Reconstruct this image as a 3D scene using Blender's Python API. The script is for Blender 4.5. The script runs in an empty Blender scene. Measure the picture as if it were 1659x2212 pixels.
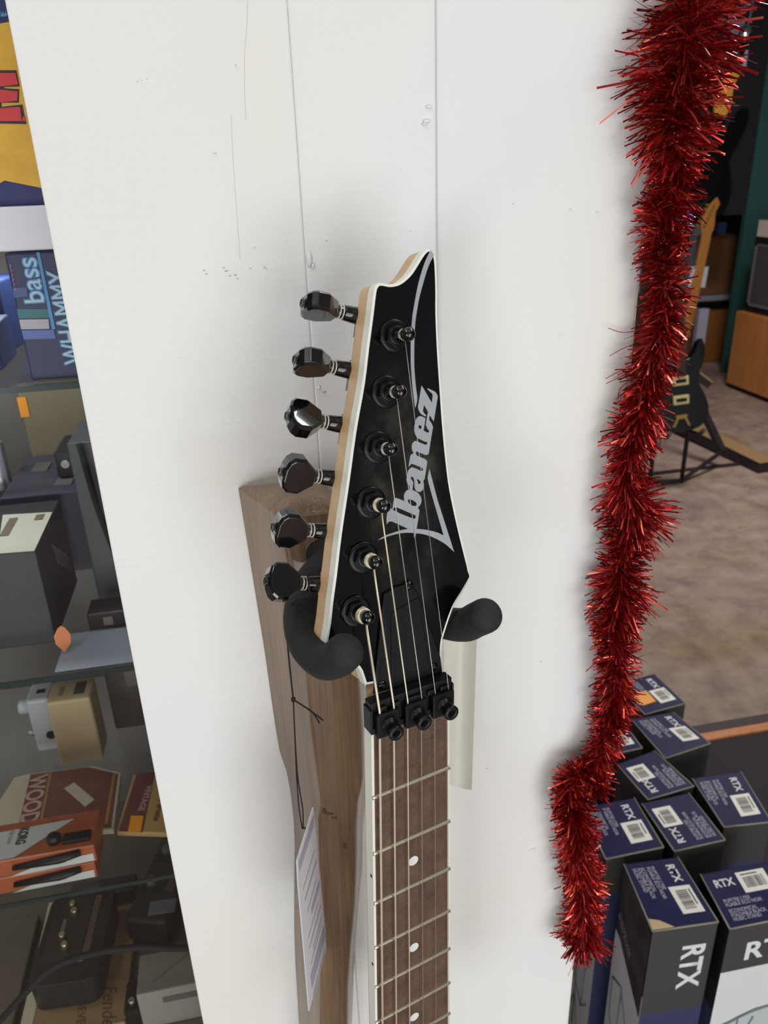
import bpy, bmesh, math, random
from mathutils import Vector, Matrix, noise
from mathutils.geometry import tessellate_polygon
random.seed(7)
SC = bpy.context.scene
COL = SC.collection
V = Vector
PI = math.pi

# ------------------------------------------------------------------ camera
F = 1661.0                                     # focal length in pixels of the 1659 x 2212 frame
CAM = V((0.0, 0.0, 1.5))
R = Matrix(((0.980037, -0.107644, 0.167151), (-0.196100, -0.384939, 0.901869), (-0.032737, -0.916643, -0.398363)))
cd = bpy.data.cameras.new('camera')
cam = bpy.data.objects.new('camera', cd)
COL.objects.link(cam)
m = Matrix((R.col[0], -R.col[1], -R.col[2])).transposed()
cam.matrix_world = Matrix.Translation(CAM) @ m.to_4x4()
cd.sensor_fit = 'HORIZONTAL'
cd.sensor_width = 36.0
cd.lens = 36.0 * F / 1659.0
cd.clip_start = 0.02
cd.clip_end = 60
cd.dof.use_dof = True
cd.dof.focus_distance = 0.40
cd.dof.aperture_fstop = 24
SC.camera = cam

# ------------------------------------------------------------------ colour management, sky light, shop lamps and added fill lights
SC.view_settings.view_transform = 'Standard'
SC.view_settings.look = 'None'
SC.view_settings.gamma = 1
SC.view_settings.use_curve_mapping = False
SC.view_settings.exposure = -0.10
SC.cycles.transparent_max_bounces = 32
w = bpy.data.worlds.new('world')
SC.world = w
w.use_nodes = True
w.node_tree.nodes['Background'].inputs[0].default_value = (0.95, 0.97, 1.0, 1)
w.node_tree.nodes['Background'].inputs[1].default_value = 0.30


def lamp(name, loc, target, sx, sy, power, colour=(1, 1, 1)):
    d = bpy.data.lights.new(name, 'AREA')
    d.shape = 'RECTANGLE'
    d.size, d.size_y, d.energy, d.color = sx, sy, power, colour
    o = bpy.data.objects.new(name, d)
    COL.objects.link(o)
    o.location = loc
    o.rotation_euler = (V(target) - V(loc)).to_track_quat('-Z', 'Y').to_euler()


lamp('added_front_light', (1.0, -3.1, 1.0), (0.15, 0.4, 1.0), 2.0, 1.9, 42, (0.97, 1.0, 0.985))  # unseen area light added in front, spread to light the pillar evenly
lamp('added_low_fill', (0.45, -1.7, 0.42), (0.25, 0.4, 1.0), 1.1, 0.6, 11, (0.98, 1.0, 0.98))  # low fill added to brighten the lower pillar, no real source there
lamp('added_case_fill', (-0.45, 0.70, 1.462), (-0.45, 0.72, 0), 0.7, 0.03, 1.6, (1, 0.98, 0.95))  # fill added under the top board to brighten the shelves
lamp('added_front_light', (-1.65, -2.6, 0.85), (0.1, 0.6, 0.7), 1.0, 1.4, 30, (0.97, 0.99, 1.0))  # unseen fill added from the left for the case and box sides
lamp('ceiling_tube_light', (0.1, -0.55, 2.85), (0.1, -0.5, 0), 1.3, 0.14, 3.5, (1, 0.985, 0.96))
lamp('ceiling_tube_light', (1.5, 0.3, 2.85), (1.3, 0.5, 0), 0.14, 1.3, 17, (1, 0.97, 0.93))
lamp('ceiling_tube_light', (-0.9, -0.1, 2.85), (-0.7, 0.4, 0), 0.14, 1.2, 9, (1, 0.97, 0.93))
lamp('ceiling_spot_light', (2.4, 3.0, 2.85), (2.4, 2.9, 0), 0.6, 0.6, 60, (1, 0.94, 0.88))


def ray(px, py):
    return R @ V((px - 829.5, py - 1106.0, F))


def at(px, py, x=None, y=None, z=None):
    """point of the place seen at a pixel of the photograph, on a plane x, y or z = const"""
    r = ray(px, py)
    if y is not None:
        t = (y - CAM.y) / r.y
    elif z is not None:
        t = (z - CAM.z) / r.z
    else:
        t = (x - CAM.x) / r.x
    return CAM + r * t


# ------------------------------------------------------------------ materials
def srgb(r, g, b):
    f = lambda c: (c / 255 / 12.92) if c / 255 <= 0.04045 else ((c / 255 + 0.055) / 1.055) ** 2.4
    return (f(r), f(g), f(b), 1)


MATS = {}


def mat(name, col, rough=0.5, metal=0.0, coat=0.0, spec=0.5, trans=0.0, emit=0.0):
    if name in MATS:
        return MATS[name]
    mt = bpy.data.materials.new(name)
    mt.use_nodes = True
    b = mt.node_tree.nodes['Principled BSDF']
    b.inputs['Base Color'].default_value = srgb(*col)
    b.inputs['Roughness'].default_value = rough
    b.inputs['Metallic'].default_value = metal
    b.inputs['Coat Weight'].default_value = coat
    b.inputs['Coat Roughness'].default_value = 0.04
    b.inputs['Specular IOR Level'].default_value = spec
    b.inputs['Transmission Weight'].default_value = trans
    if emit:
        b.inputs['Emission Color'].default_value = srgb(*col)
        b.inputs['Emission Strength'].default_value = emit
    MATS[name] = mt
    return mt


def nodes(mt):
    nt = mt.node_tree
    return nt, nt.nodes, nt.links, nt.nodes['Principled BSDF']


def mapped_noise(mt, scale, nscale=1.0, detail=4, rough=0.5, rot=(0, 0, 0)):
    nt, n, l, b = nodes(mt)
    tc = n.new('ShaderNodeTexCoord')
    mp = n.new('ShaderNodeMapping')
    mp.inputs['Scale'].default_value = scale
    mp.inputs['Rotation'].default_value = rot
    nz = n.new('ShaderNodeTexNoise')
    nz.inputs['Scale'].default_value = nscale
    nz.inputs['Detail'].default_value = detail
    nz.inputs['Roughness'].default_value = rough
    l.new(tc.outputs['Object'], mp.inputs['Vector'])
    l.new(mp.outputs['Vector'], nz.inputs['Vector'])
    return nz


def ramp(mt, src, stops):
    nt, n, l, b = nodes(mt)
    r = n.new('ShaderNodeValToRGB')
    el = r.color_ramp.elements
    while len(el) < len(stops):
        el.new(0.5)
    for e, (p, c) in zip(el, stops):
        e.position = p
        e.color = c if len(c) == 4 else srgb(*c)
    l.new(src, r.inputs['Fac'])
    return r


def bump(mt, src, strength, dist, prev=None):
    nt, n, l, b = nodes(mt)
    bp = n.new('ShaderNodeBump')
    bp.inputs['Strength'].default_value = strength
    bp.inputs['Distance'].default_value = dist
    l.new(src, bp.inputs['Height'])
    if prev:
        l.new(prev.outputs['Normal'], bp.inputs['Normal'])
    l.new(bp.outputs['Normal'], b.inputs['Normal'])
    return bp


def mix_rgb(mt, mode, fac, a, bb):
    nt, n, l, b = nodes(mt)
    mx = n.new('ShaderNodeMix')
    mx.data_type = 'RGBA'
    mx.blend_type = mode
    if isinstance(fac, (int, float)):
        mx.inputs['Factor'].default_value = fac
    else:
        l.new(fac, mx.inputs['Factor'])
    l.new(a, mx.inputs['A'])
    l.new(bb, mx.inputs['B'])
    return mx.outputs['Result']


def paint_white():
    mt = mat('white_brushed_paint', (233, 233, 229), 0.5)
    nt, n, l, b = nodes(mt)
    strokes = mapped_noise(mt, (16, 16, 420), 1.0, 5, 0.65)
    grain = mapped_noise(mt, (330, 330, 420), 1.0, 3, 0.6)
    lumps = mapped_noise(mt, (90, 90, 130), 1.0, 2, 0.5)
    tint = mapped_noise(mt, (7, 7, 5), 1.0, 3, 0.5)
    rp = ramp(mt, tint.outputs['Fac'], [(0.3, (231, 230, 224)), (0.5, (233, 233, 231)), (0.7, (229, 232, 233))])
    dirt = mapped_noise(mt, (30, 30, 22), 1.0, 4, 0.7)
    dr = ramp(mt, dirt.outputs['Fac'], [(0.70, (255, 255, 255)), (0.80, (232, 230, 224))])
    l.new(mix_rgb(mt, 'MULTIPLY', 1.0, rp.outputs['Color'], dr.outputs['Color']), b.inputs['Base Color'])
    b1 = bump(mt, strokes.outputs['Fac'], 0.42, 0.0006)
    b2 = bump(mt, grain.outputs['Fac'], 0.34, 0.0004, b1)
    lr = ramp(mt, lumps.outputs['Fac'], [(0.70, (0, 0, 0, 1)), (0.86, (1, 1, 1, 1))])
    bump(mt, lr.outputs['Color'], 0.22, 0.0006, b2)
    return mt


def wood(name, c0, c1, c2, grain=(420, 420, 14), rough=0.5, coat=0.0, fine=0.25, wide=(60, 60, 5)):
    mt = mat(name, c1, rough, coat=coat)
    nt, n, l, b = nodes(mt)
    a = mapped_noise(mt, grain, 1.0, 4, 0.6)
    d = mapped_noise(mt, wide, 1.0, 3, 0.6)
    r1 = ramp(mt, a.outputs['Fac'], [(0.30, c0), (0.52, c1), (0.75, c2)])
    r2 = ramp(mt, d.outputs['Fac'], [(0.30, c0), (0.50, c1), (0.72, c2)])
    l.new(mix_rgb(mt, 'MIX', 0.5, r1.outputs['Color'], r2.outputs['Color']), b.inputs['Base Color'])
    bump(mt, a.outputs['Fac'], fine, 0.0004)
    return mt


def smoky_black():
    mt = mat('smoky_black_gloss', (14, 14, 15), 0.12, coat=0.0, spec=0.32)
    nt, n, l, b = nodes(mt)
    a = mapped_noise(mt, (52, 40, 34), 1.0, 4, 0.65)
    r1 = ramp(mt, a.outputs['Fac'], [(0.38, (8, 8, 9)), (0.52, (32, 30, 27)), (0.72, (60, 57, 48))])
    # the burst: the figure only shows in the middle of the headstock
    tc = n.new('ShaderNodeTexCoord')
    mp = n.new('ShaderNodeMapping')
    mp.inputs['Location'].default_value = (-0.224, 0, -1.15)
    mp.inputs['Scale'].default_value = (33, 0, 11.8)
    mp.inputs['Rotation'].default_value = (0, 0, 0.0)
    g = n.new('ShaderNodeTexGradient')
    g.gradient_type = 'QUADRATIC_SPHERE'
    l.new(tc.outputs['Object'], mp.inputs['Vector'])
    l.new(mp.outputs['Vector'], g.inputs['Vector'])
    blk = n.new('ShaderNodeRGB')
    blk.outputs[0].default_value = srgb(4, 4, 6)
    rg = ramp(mt, g.outputs['Fac'], [(0.02, (0, 0, 0, 1)), (0.30, (1, 1, 1, 1))])
    l.new(mix_rgb(mt, 'MIX', rg.outputs['Color'], blk.outputs[0], r1.outputs['Color']), b.inputs['Base Color'])
    return mt


def speckled(name, c0, c1, scale=40, rough=0.9, bmp=0.2):
    mt = mat(name, c0, rough)
    nt, n, l, b = nodes(mt)
    a = mapped_noise(mt, (scale,) * 3, 1.0, 4, 0.6)
    r1 = ramp(mt, a.outputs['Fac'], [(0.35, c0), (0.65, c1)])
    l.new(r1.outputs['Color'], b.inputs['Base Color'])
    bump(mt, a.outputs['Fac'], bmp, 0.001)
    return mt


def carpet():
    mt = mat('worn_floor', (150, 130, 120), 0.75)
    nt, n, l, b = nodes(mt)
    a = mapped_noise(mt, (9, 9, 9), 1.0, 5, 0.65)
    c = mapped_noise(mt, (0.9, 1.6, 1), 1.0, 2, 0.5)
    r1 = ramp(mt, a.outputs['Fac'], [(0.30, (122, 103, 96)), (0.50, (150, 130, 121)), (0.70, (168, 148, 137))])
    r2 = ramp(mt, c.outputs['Fac'], [(0.38, (214, 190, 210)), (0.55, (255, 255, 255)), (0.70, (236, 226, 180))])
    l.new(mix_rgb(mt, 'MULTIPLY', 0.8, r1.outputs['Color'], r2.outputs['Color']), b.inputs['Base Color'])
    bump(mt, a.outputs['Fac'], 0.15, 0.002)
    return mt


def clear_glass():
    mt = bpy.data.materials.new('clear_pane')
    mt.use_nodes = True
    nt = mt.node_tree
    n, l = nt.nodes, nt.links
    out = n['Material Output']
    n.remove(n['Principled BSDF'])
    tr = n.new('ShaderNodeBsdfTransparent')
    tr.inputs[0].default_value = (0.97, 0.98, 0.975, 1)
    gl = n.new('ShaderNodeBsdfGlossy')
    gl.inputs['Roughness'].default_value = 0.02
    lw = n.new('ShaderNodeLayerWeight')
    lw.inputs['Blend'].default_value = 0.5
    pw = n.new('ShaderNodeMath')
    pw.operation = 'POWER'
    pw.inputs[1].default_value = 4.0
    l.new(lw.outputs['Facing'], pw.inputs[0])
    fr = n.new('ShaderNodeMath')
    fr.operation = 'MULTIPLY_ADD'
    fr.inputs[1].default_value = 0.7
    fr.inputs[2].default_value = 0.025
    l.new(pw.outputs[0], fr.inputs[0])
    mx = n.new('ShaderNodeMixShader')
    l.new(fr.outputs[0], mx.inputs[0])
    l.new(tr.outputs[0], mx.inputs[1])
    l.new(gl.outputs[0], mx.inputs[2])
    l.new(mx.outputs[0], out.inputs['Surface'])
    MATS['clear_pane'] = mt
    return mt


M_WHITE = paint_white()
M_WALNUT = wood('stained_walnut', (78, 58, 43), (121, 97, 74), (152, 124, 94), (620, 620, 16), 0.42, 0.35, 0.3)
M_MAPLE = wood('satin_maple', (196, 160, 116), (210, 176, 132), (222, 190, 148), (120, 9, 120), 0.4, 0.0, 0.05, (40, 4, 40))
M_ROSE = wood('dark_rosewood', (64, 44, 34), (92, 66, 52), (114, 86, 69), (700, 18, 700), 0.55, 0.0, 0.3, (90, 4, 90))
M_SMOKY = smoky_black()
M_BIND = mat('cream_binding', (236, 236, 226), 0.3)
M_LOGO = mat('silver_print', (166, 171, 177), 0.4, metal=0.15)
M_BLKCH = mat('black_chrome', (10, 10, 11), 0.12, metal=0.55, coat=1.0)
M_BLKSAT = mat('satin_black_metal', (20, 21, 23), 0.38, metal=0.35)
M_BLKWA = mat('matte_black_chrome', (9, 9, 10), 0.34, metal=0.2, spec=0.4)
M_BLKPL = mat('black_plastic', (9, 10, 12), 0.5, spec=0.25)
M_NICKEL = mat('nickel_fret_wire', (214, 206, 184), 0.22, metal=0.9)
M_STEEL = mat('plain_steel_string', (186, 184, 176), 0.34, metal=0.7)
M_WOUND = mat('wound_string', (226, 216, 190), 0.4, metal=0.45)
M_RING = mat('clear_washer', (205, 200, 186), 0.3)
M_PEARL = mat('white_inlay', (226, 228, 226), 0.25)
M_FOAM = speckled('black_foam', (26, 26, 26), (36, 36, 36), 900, 0.8, 0.25)
M_CORD = mat('black_cord', (18, 17, 17), 0.8)
M_GLASS = clear_glass()
M_GEDGE = mat('green_glass_edge', (28, 46, 44), 0.25)


# ------------------------------------------------------------------ mesh helpers
class MB:
    def __init__(s):
        s.bm = bmesh.new()
        s.mi = 0

    def face(s, pts, mi=None):
        vs = [s.bm.verts.new(p) for p in pts]
        try:
            f = s.bm.faces.new(vs)
            f.material_index = s.mi if mi is None else mi
            return f
        except ValueError:
            return None

    def box(s, a, b, mtx=None, mi=None):
        (x0, y0, z0), (x1, y1, z1) = a, b
        c = [V((x, y, z)) for z in (z0, z1) for y in (y0, y1) for x in (x0, x1)]
        if mtx:
            c = [mtx @ p for p in c]
        vs = [s.bm.verts.new(p) for p in c]
        for q in ((0, 2, 3, 1), (4, 5, 7, 6), (0, 1, 5, 4), (2, 6, 7, 3), (0, 4, 6, 2), (1, 3, 7, 5)):
            s.bm.faces.new([vs[i] for i in q]).material_index = s.mi if mi is None else mi
        return s

    def prism(s, pts, z0, z1, mtx=None, cap=True, mi=None, side_mi=None):
        """outline in the xy plane extruded from z0 to z1"""
        n = len(pts)
        lo = [V((p[0], p[1], z0)) for p in pts]
        hi = [V((p[0], p[1], z1)) for p in pts]
        if mtx:
            lo = [mtx @ p for p in lo]
            hi = [mtx @ p for p in hi]
        a = [s.bm.verts.new(p) for p in lo]
        b = [s.bm.verts.new(p) for p in hi]
        m0 = s.mi if mi is None else mi
        ms = m0 if side_mi is None else side_mi
        for i in range(n):
            j = (i + 1) % n
            s.bm.faces.new((a[i], a[j], b[j], b[i])).material_index = ms
        if cap:
            for t in tessellate_polygon([[V((p[0], p[1], 0)) for p in pts]]):
                for ring in (a, b):
                    try:
                        s.bm.faces.new([ring[k] for k in t]).material_index = m0
                    except ValueError:
                        pass
        return s

    def flat(s, loops, z, mtx=None, mi=None):
        ls = [[V((p[0], p[1], 0)) for p in lp] for lp in loops]
        allp = [V((p[0], p[1], z)) for lp in loops for p in lp]
        if mtx:
            allp = [mtx @ p for p in allp]
        vs = [s.bm.verts.new(p) for p in allp]
        for t in tessellate_polygon(ls):
            try:
                s.bm.faces.new([vs[k] for k in t]).material_index = s.mi if mi is None else mi
            except ValueError:
                pass
        return s

    def tube(s, pts, r, seg=12, cap=True, mi=None):
        """round tube along points; r is a radius or one radius per point"""
        pts = [V(p) for p in pts]
        rs = r if isinstance(r, (list, tuple)) else [r] * len(pts)
        n = len(pts)
        up = None
        rings = []
        for i in range(n):
            t = (pts[min(i + 1, n - 1)] - pts[max(i - 1, 0)]).normalized()
            if up is None:
                up = t.orthogonal().normalized()
            up = (up - t * up.dot(t))
            up = up.normalized() if up.length > 1e-9 else t.orthogonal().normalized()
            bi = t.cross(up)
            rings.append([s.bm.verts.new(pts[i] + (up * math.cos(2 * PI * k / seg) + bi * math.sin(2 * PI * k / seg)) * rs[i]) for k in range(seg)])
        m0 = s.mi if mi is None else mi
        for i in range(n - 1):
            for k in range(seg):
                f = s.bm.faces.new((rings[i][k], rings[i][(k + 1) % seg], rings[i + 1][(k + 1) % seg], rings[i + 1][k]))
                f.material_index = m0
                f.smooth = True
        if cap:
            for q in (rings[0][::-1], rings[-1]):
                s.bm.faces.new(q).material_index = m0
        return s

    def lathe(s, prof, mtx=None, seg=24, mi=None, sharp=False):
        """profile of (radius, height) turned about z"""
        rings = []
        for (r, z) in prof:
            ring = []
            for k in range(seg):
                p = V((max(r, 1e-6) * math.cos(2 * PI * k / seg), max(r, 1e-6) * math.sin(2 * PI * k / seg), z))
                ring.append(s.bm.verts.new(mtx @ p if mtx else p))
            rings.append(ring)
        for i in range(len(prof) - 1):
            for k in range(seg):
                f = s.bm.faces.new((rings[i][k], rings[i][(k + 1) % seg], rings[i + 1][(k + 1) % seg], rings[i + 1][k]))
                f.material_index = s.mi if mi is None else mi
                f.smooth = not sharp
        for q in (rings[0][::-1], rings[-1]):
            s.bm.faces.new(q).material_index = s.mi if mi is None else mi
        return s

    def build(s, name, mats, parent=None, bevel=0.0, seg=2, loc=None, smooth=False, weld=True):
        if weld:
            bmesh.ops.remove_doubles(s.bm, verts=s.bm.verts, dist=1e-6)
        bmesh.ops.recalc_face_normals(s.bm, faces=s.bm.faces)
        me = bpy.data.meshes.new(name)
        if smooth:
            for f in s.bm.faces:
                f.smooth = True
        s.bm.to_mesh(me)
        s.bm.free()
        for mm in (mats if isinstance(mats, (list, tuple)) else [mats]):
            me.materials.append(mm)
        o = bpy.data.objects.new(name, me)
        COL.objects.link(o)
        if parent:
            o.parent = parent
        if loc:
            o.location = loc
        if bevel:
            bv = o.modifiers.new('bevel', 'BEVEL')
            bv.width = bevel
            bv.segments = seg
            bv.limit_method = 'ANGLE'
            bv.angle_limit = math.radians(35)
        return o


def tag(o, label=None, cat=None, group=None, kind=None):
    for k, v in (('label', label), ('category', cat), ('group', group), ('kind', kind)):
        if v:
            o[k] = v
    return o


def thing(name, label, cat, mtx=None, group=None, kind=None):
    o = bpy.data.objects.new(name, None)
    COL.objects.link(o)
    o.empty_display_size = 0.02
    if mtx is not None:
        o.matrix_world = mtx if isinstance(mtx, Matrix) else Matrix.Translation(mtx)
    return tag(o, label, cat, group, kind)


def basis(ox, ax, ay, az):
    mm = Matrix((ax, ay, az)).transposed().to_4x4()
    mm.translation = ox
    return mm


def spline(ctrl, n=8):
    """Catmull-Rom through control points"""
    c = [V(p) for p in ctrl]
    c = [c[0] * 2 - c[1]] + c + [c[-1] * 2 - c[-2]]
    out = []
    for i in range(1, len(c) - 2):
        for k in range(n):
            t = k / n
            p0, p1, p2, p3 = c[i - 1], c[i], c[i + 1], c[i + 2]
            out.append(0.5 * ((2 * p1) + (p2 - p0) * t + (2 * p0 - 5 * p1 + 4 * p2 - p3) * t * t + (3 * p1 - p0 - 3 * p2 + p3) * t ** 3))
    out.append(c[-2])
    return out


def text_mesh(body, name, size, material, parent, mtx, bold=0.0, stretch=1.0, shear=0.0, depth=0.0, align='LEFT'):
    cu = bpy.data.curves.new(name, 'FONT')
    cu.body = body
    cu.size = size
    cu.offset = bold
    cu.shear = shear
    cu.extrude = depth
    cu.align_x = align
    cu.space_line = 0.85
    t = bpy.data.objects.new(name, cu)
    COL.objects.link(t)
    bpy.context.view_layer.update()
    me = bpy.data.meshes.new_from_object(t.evaluated_get(bpy.context.evaluated_depsgraph_get()))
    bpy.data.objects.remove(t)
    me.materials.clear()
    me.materials.append(material)
    me.transform(Matrix.Diagonal((stretch, 1, 1, 1)))
    me.transform(mtx)
    o = bpy.data.objects.new(name, me)
    COL.objects.link(o)
    o.parent = parent
    return o


def interp(tab, z):
    """tab: (value, z) pairs with falling z"""
    if z >= tab[0][1]:
        a, b = tab[0], tab[1]
    elif z <= tab[-1][1]:
        a, b = tab[-2], tab[-1]
    else:
        for a, b in zip(tab, tab[1:]):
            if b[1] <= z <= a[1]:
                break
    t = (z - a[1]) / (b[1] - a[1])
    return a[0] + (b[0] - a[0]) * t


# ------------------------------------------------------------------ the setting
def struct(o):
    o['kind'] = 'structure'
    return o


fl = struct(MB().box((-3.5, -3.5, -0.05), (6.5, 9.5, 0.0)).build('floor', carpet()))
M_DARKWALL = speckled('dark_shop_wall', (26, 25, 33), (36, 34, 44), 3, 0.8, 0.05)
M_CEIL = speckled('pale_ceiling', (190, 190, 188), (200, 200, 198), 4, 0.9, 0.05)
struct(MB().box((-3.5, 9.0, 0.0), (6.5, 9.15, 3.1)).build('wall_back', M_DARKWALL))
struct(MB().box((-3.6, -3.5, 0.0), (-3.5, 9.0, 3.1)).build('wall_left', M_CEIL))
struct(MB().box((6.5, -3.5, 0.0), (6.6, 9.15, 3.1)).build('wall_right', M_DARKWALL))
struct(MB().box((-3.5, -3.5, 3.1), (6.5, 9.15, 3.2)).build('ceiling', M_CEIL))

# white pillar clad with painted boards: the middle board stands slightly proud
PX0, PX1, PY = -0.080, 0.228, 0.410
pil = MB().box((PX0 + 0.004, PY + 0.012, 0.0), (PX1 - 0.004, PY + 0.105, 3.1)).build('wall_pillar', M_WHITE)
struct(pil)
MB().box((PX0, PY, 0.0), (0.0400, PY + 0.0125, 3.1)).build('board', M_WHITE, pil, 0.0009)
MB().box((0.0400, PY - 0.0004, 0.0), (0.1090, PY + 0.0125, 3.1)).build('board', M_WHITE, pil, 0.0012, 3)
MB().box((0.1088, PY + 0.0014, 0.0), (PX1, PY + 0.0125, 3.1)).build('board', M_WHITE, pil, 0.003, 3)
crk = MB()
for pts in ([(535, 0), (533, 60), (529, 110), (528, 180), (531, 260)], [(500, 250), (502, 320), (510, 440), (519, 560)]):
    crk.tube([at(p.x, p.y, y=PY + 0.00004) for p in spline([(a, b, 0) for a, b in pts], 6)], 0.00013, 5)
crk.build('paint_crack', mat('crack_grey', (190, 190, 186), 0.8), pil)
scf = MB()
for (x, y, a) in ((441, 584, 3), (446, 592, 2.4), (483, 578, 2.6), (489, 585, 3.4), (497, 596, 2.4), (508, 594, 2.8), (514, 602, 2), (541, 580, 2), (571, 577, 2.6), (575, 581, 2),
                  (296, 176, 1.4), (306, 173, 1.4), (318, 170, 1.4), (705, 520, 1.8), (886, 500, 1.6), (700, 848, 3), (866, 366, 1.2), (1168, 1430, 1.3), (1052, 1660, 2.0), (1108, 440, 1.4)):
    q = []
    for k in range(9):
        t = 2 * PI * k / 9
        rr = a * random.uniform(0.5, 1.2)
        q.append(at(x + rr * 1.5 * math.cos(t), y + rr * 0.8 * math.sin(t), y=PY - 0.0013 if 630 < x < 940 else (PY + 0.0013 if x > 940 else PY - 0.0001)))
    scf.face(q)
scf.build('scuff_mark', mat('scuff_grey', (186, 186, 182), 0.8), pil)
drp = MB()
for (x, y, a, b) in ((668, 560, 5, 15), (676, 575, 3, 5), (922, 262, 7, 3), (917, 268, 5, 2.6), (927, 231, 6, 3), (509, 141, 2, 2), (549, 534, 3, 2), (1289, 458, 4, 2), (1232, 452, 3, 2), (1393, 28, 3, 2), (464, 330, 4, 2), (689, 838, 3, 4), (1150, 1835, 10, 6), (1186, 1838, 8, 4)):
    c = at(x, y, y=PY - 0.0012 if 630 < x < 940 else (PY + 0.0014 if x > 940 else PY))
    k = 0.46 / 1661
    drp.lathe([(1, -0.2), (0.9, 0.25), (0.6, 0.55), (0.0, 0.7)], basis(c, V((1, 0, 0)) * a * k, V((0, 0, 1)) * b * k, V((0, -1, 0)) * 0.0016), 12)
drp.build('paint_drip', M_WHITE, pil)

# ------------------------------------------------------------------ electric guitar (neck frame: x along the frets, y up to the headstock, z off the fretboard, in mm)
GX, GU, GN = V((0.954343, 0.297364, -0.028352)), V((0.019950, 0.031252, 0.999312)), V((0.298045, -0.954253, 0.023892))
NUT = V((0.062461, 0.285497, 1.266255))
# outlines on the headstock face, millimetres from the nut
LOGO_Z = [(25.76,152.31),(26.37,151.39),(30.24,143.99),(30.98,146.82),(31.01,147.62),(30.61,148.28),(29.12,149.76),(28.55,150.38),(28.7,150.71),(29.55,150.36),(32.33,148.77),(33.07,147.97),(33.65,146.69),(33.45,145.5),(30.37,135.76),(30.11,135.64),(28.6,138.54),(28.2,137.68),(28.02,136.59),(28.35,135.84),(29.16,134.6),(29.51,133.53),(29.53,132.61),(29.15,131.44),(27.28,131.77),(26.48,133.05),(26.02,134.23),(26.14,135.23),(27.72,140.18),(27.69,140.44),(26.04,143.53),(25.23,141.12),(25.3,140.71),(25.73,139.84),(26.66,138.71),(26.51,138.42),(26.03,138.39),(24.18,139.65),(23.28,140.98),(22.87,142.44),(22.93,143.43),(23.56,145.35)]
LOGO_REST = [(26.16,137.46),(25.73,137.82),(24.29,138.63),(23.38,138.85),(22.55,138.76),(21.54,138.1),(20.7,136.91),(20.0,134.99),(19.68,132.88),(19.93,131.3),(20.67,129.82),(21.5,129.01),(24.22,127.28),(25.11,126.92),(25.88,126.88),(25.7,126.19),(25.36,125.61),(24.82,125.58),(21.56,127.29),(20.46,127.97),(19.56,128.16),(18.58,127.74),(17.83,126.94),(17.49,125.74),(17.54,124.48),(17.92,123.27),(18.1,122.55),(17.58,122.64),(16.75,122.31),(16.29,121.7),(14.92,117.44),(15.08,117.13),(15.83,117.87),(16.52,118.15),(17.28,117.91),(21.53,115.64),(22.12,114.96),(22.04,114.27),(21.73,113.98),(21.21,114.07),(17.61,116.19),(16.73,116.56),(15.65,116.4),(14.42,115.45),(13.97,114.38),(13.17,112.1),(13.07,110.74),(13.55,109.38),(14.3,108.25),(14.19,106.71),(13.07,106.77),(11.87,106.14),(11.0,104.88),(10.77,103.64),(10.85,102.35),(11.19,101.78),(10.3,102.38),(7.75,103.78),(6.7,104.26),(5.87,104.0),(5.38,103.24),(4.25,99.56),(4.49,99.23),(5.05,99.9),(5.88,100.17),(6.94,99.75),(14.74,95.0),(15.65,94.38),(15.79,93.49),(15.31,92.93),(14.67,92.99),(7.71,96.96),(4.64,99.13),(4.07,99.67),(3.56,100.62),(3.43,102.76),(3.18,102.67),(3.24,101.24),(2.97,100.31),(1.8,99.12),(0.88,96.18),(0.69,94.66),(0.65,93.1),(1.12,93.72),(1.82,94.22),(2.91,94.07),(4.12,93.55),(11.23,88.96),(7.55,89.13),(3.85,88.84),(0.43,88.51),(-2.75,87.78),(-4.76,87.04),(-2.57,87.16),(0.59,87.66),(4.24,87.82),(7.89,87.64),(10.49,87.29),(13.87,86.51),(13.86,84.24),(14.37,84.01),(15.01,86.03),(17.23,85.44),(21.89,83.38),(26.26,80.63),(30.1,77.6),(32.62,74.96),(34.58,72.68),(28.23,99.26),(25.54,114.34),(24.1,110.51),(25.95,99.69),(29.61,81.98),(27.4,83.42),(24.8,84.82),(20.1,86.76),(15.66,88.04),(18.04,95.75),(17.99,96.47),(17.47,97.76),(18.78,98.69),(19.58,99.97),(19.75,101.39),(19.4,102.6),(18.44,104.22),(16.96,105.49),(15.53,106.39),(15.81,107.41),(16.38,109.45),(16.08,110.35),(15.42,111.6),(15.41,112.17),(15.85,112.45),(16.46,112.13),(16.91,111.2),(16.98,109.76),(16.82,107.66),(17.06,106.33),(17.76,105.34),(19.0,104.76),(20.34,105.02),(21.34,105.84),(21.81,107.05),(21.84,108.04),(21.71,109.07),(21.76,109.49),(22.41,110.09),(22.63,110.62),(24.64,117.27),(24.51,118.28),(23.93,119.07),(23.31,119.46),(20.06,121.26),(19.48,121.99),(19.29,122.59),(19.55,123.13),(20.03,123.28),(21.65,122.39),(23.91,121.16),(24.68,120.92),(25.66,121.23),(26.14,121.85),(29.46,132.66),(29.17,131.54),(27.28,131.77),(27.39,131.58),(27.21,131.15),(26.64,130.83),(26.13,131.07),(24.52,132.11)]
HOLE_E = [(22.02,134.3),(22.33,134.86),(22.79,134.85),(23.79,134.35),(23.22,133.01),(22.94,133.05),(22.19,133.67)]
HOLE_A = [(18.27,111.03),(19.63,110.15),(20.25,109.18),(20.01,108.51),(19.42,108.33),(18.81,108.73),(18.69,109.75)]
HOLE_B = [(12.47,101.76),(12.86,102.32),(13.83,102.29),(15.04,101.63),(16.38,100.58),(17.0,99.6),(16.83,98.84),(15.68,98.78),(14.44,99.3),(13.27,100.32)]
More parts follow.
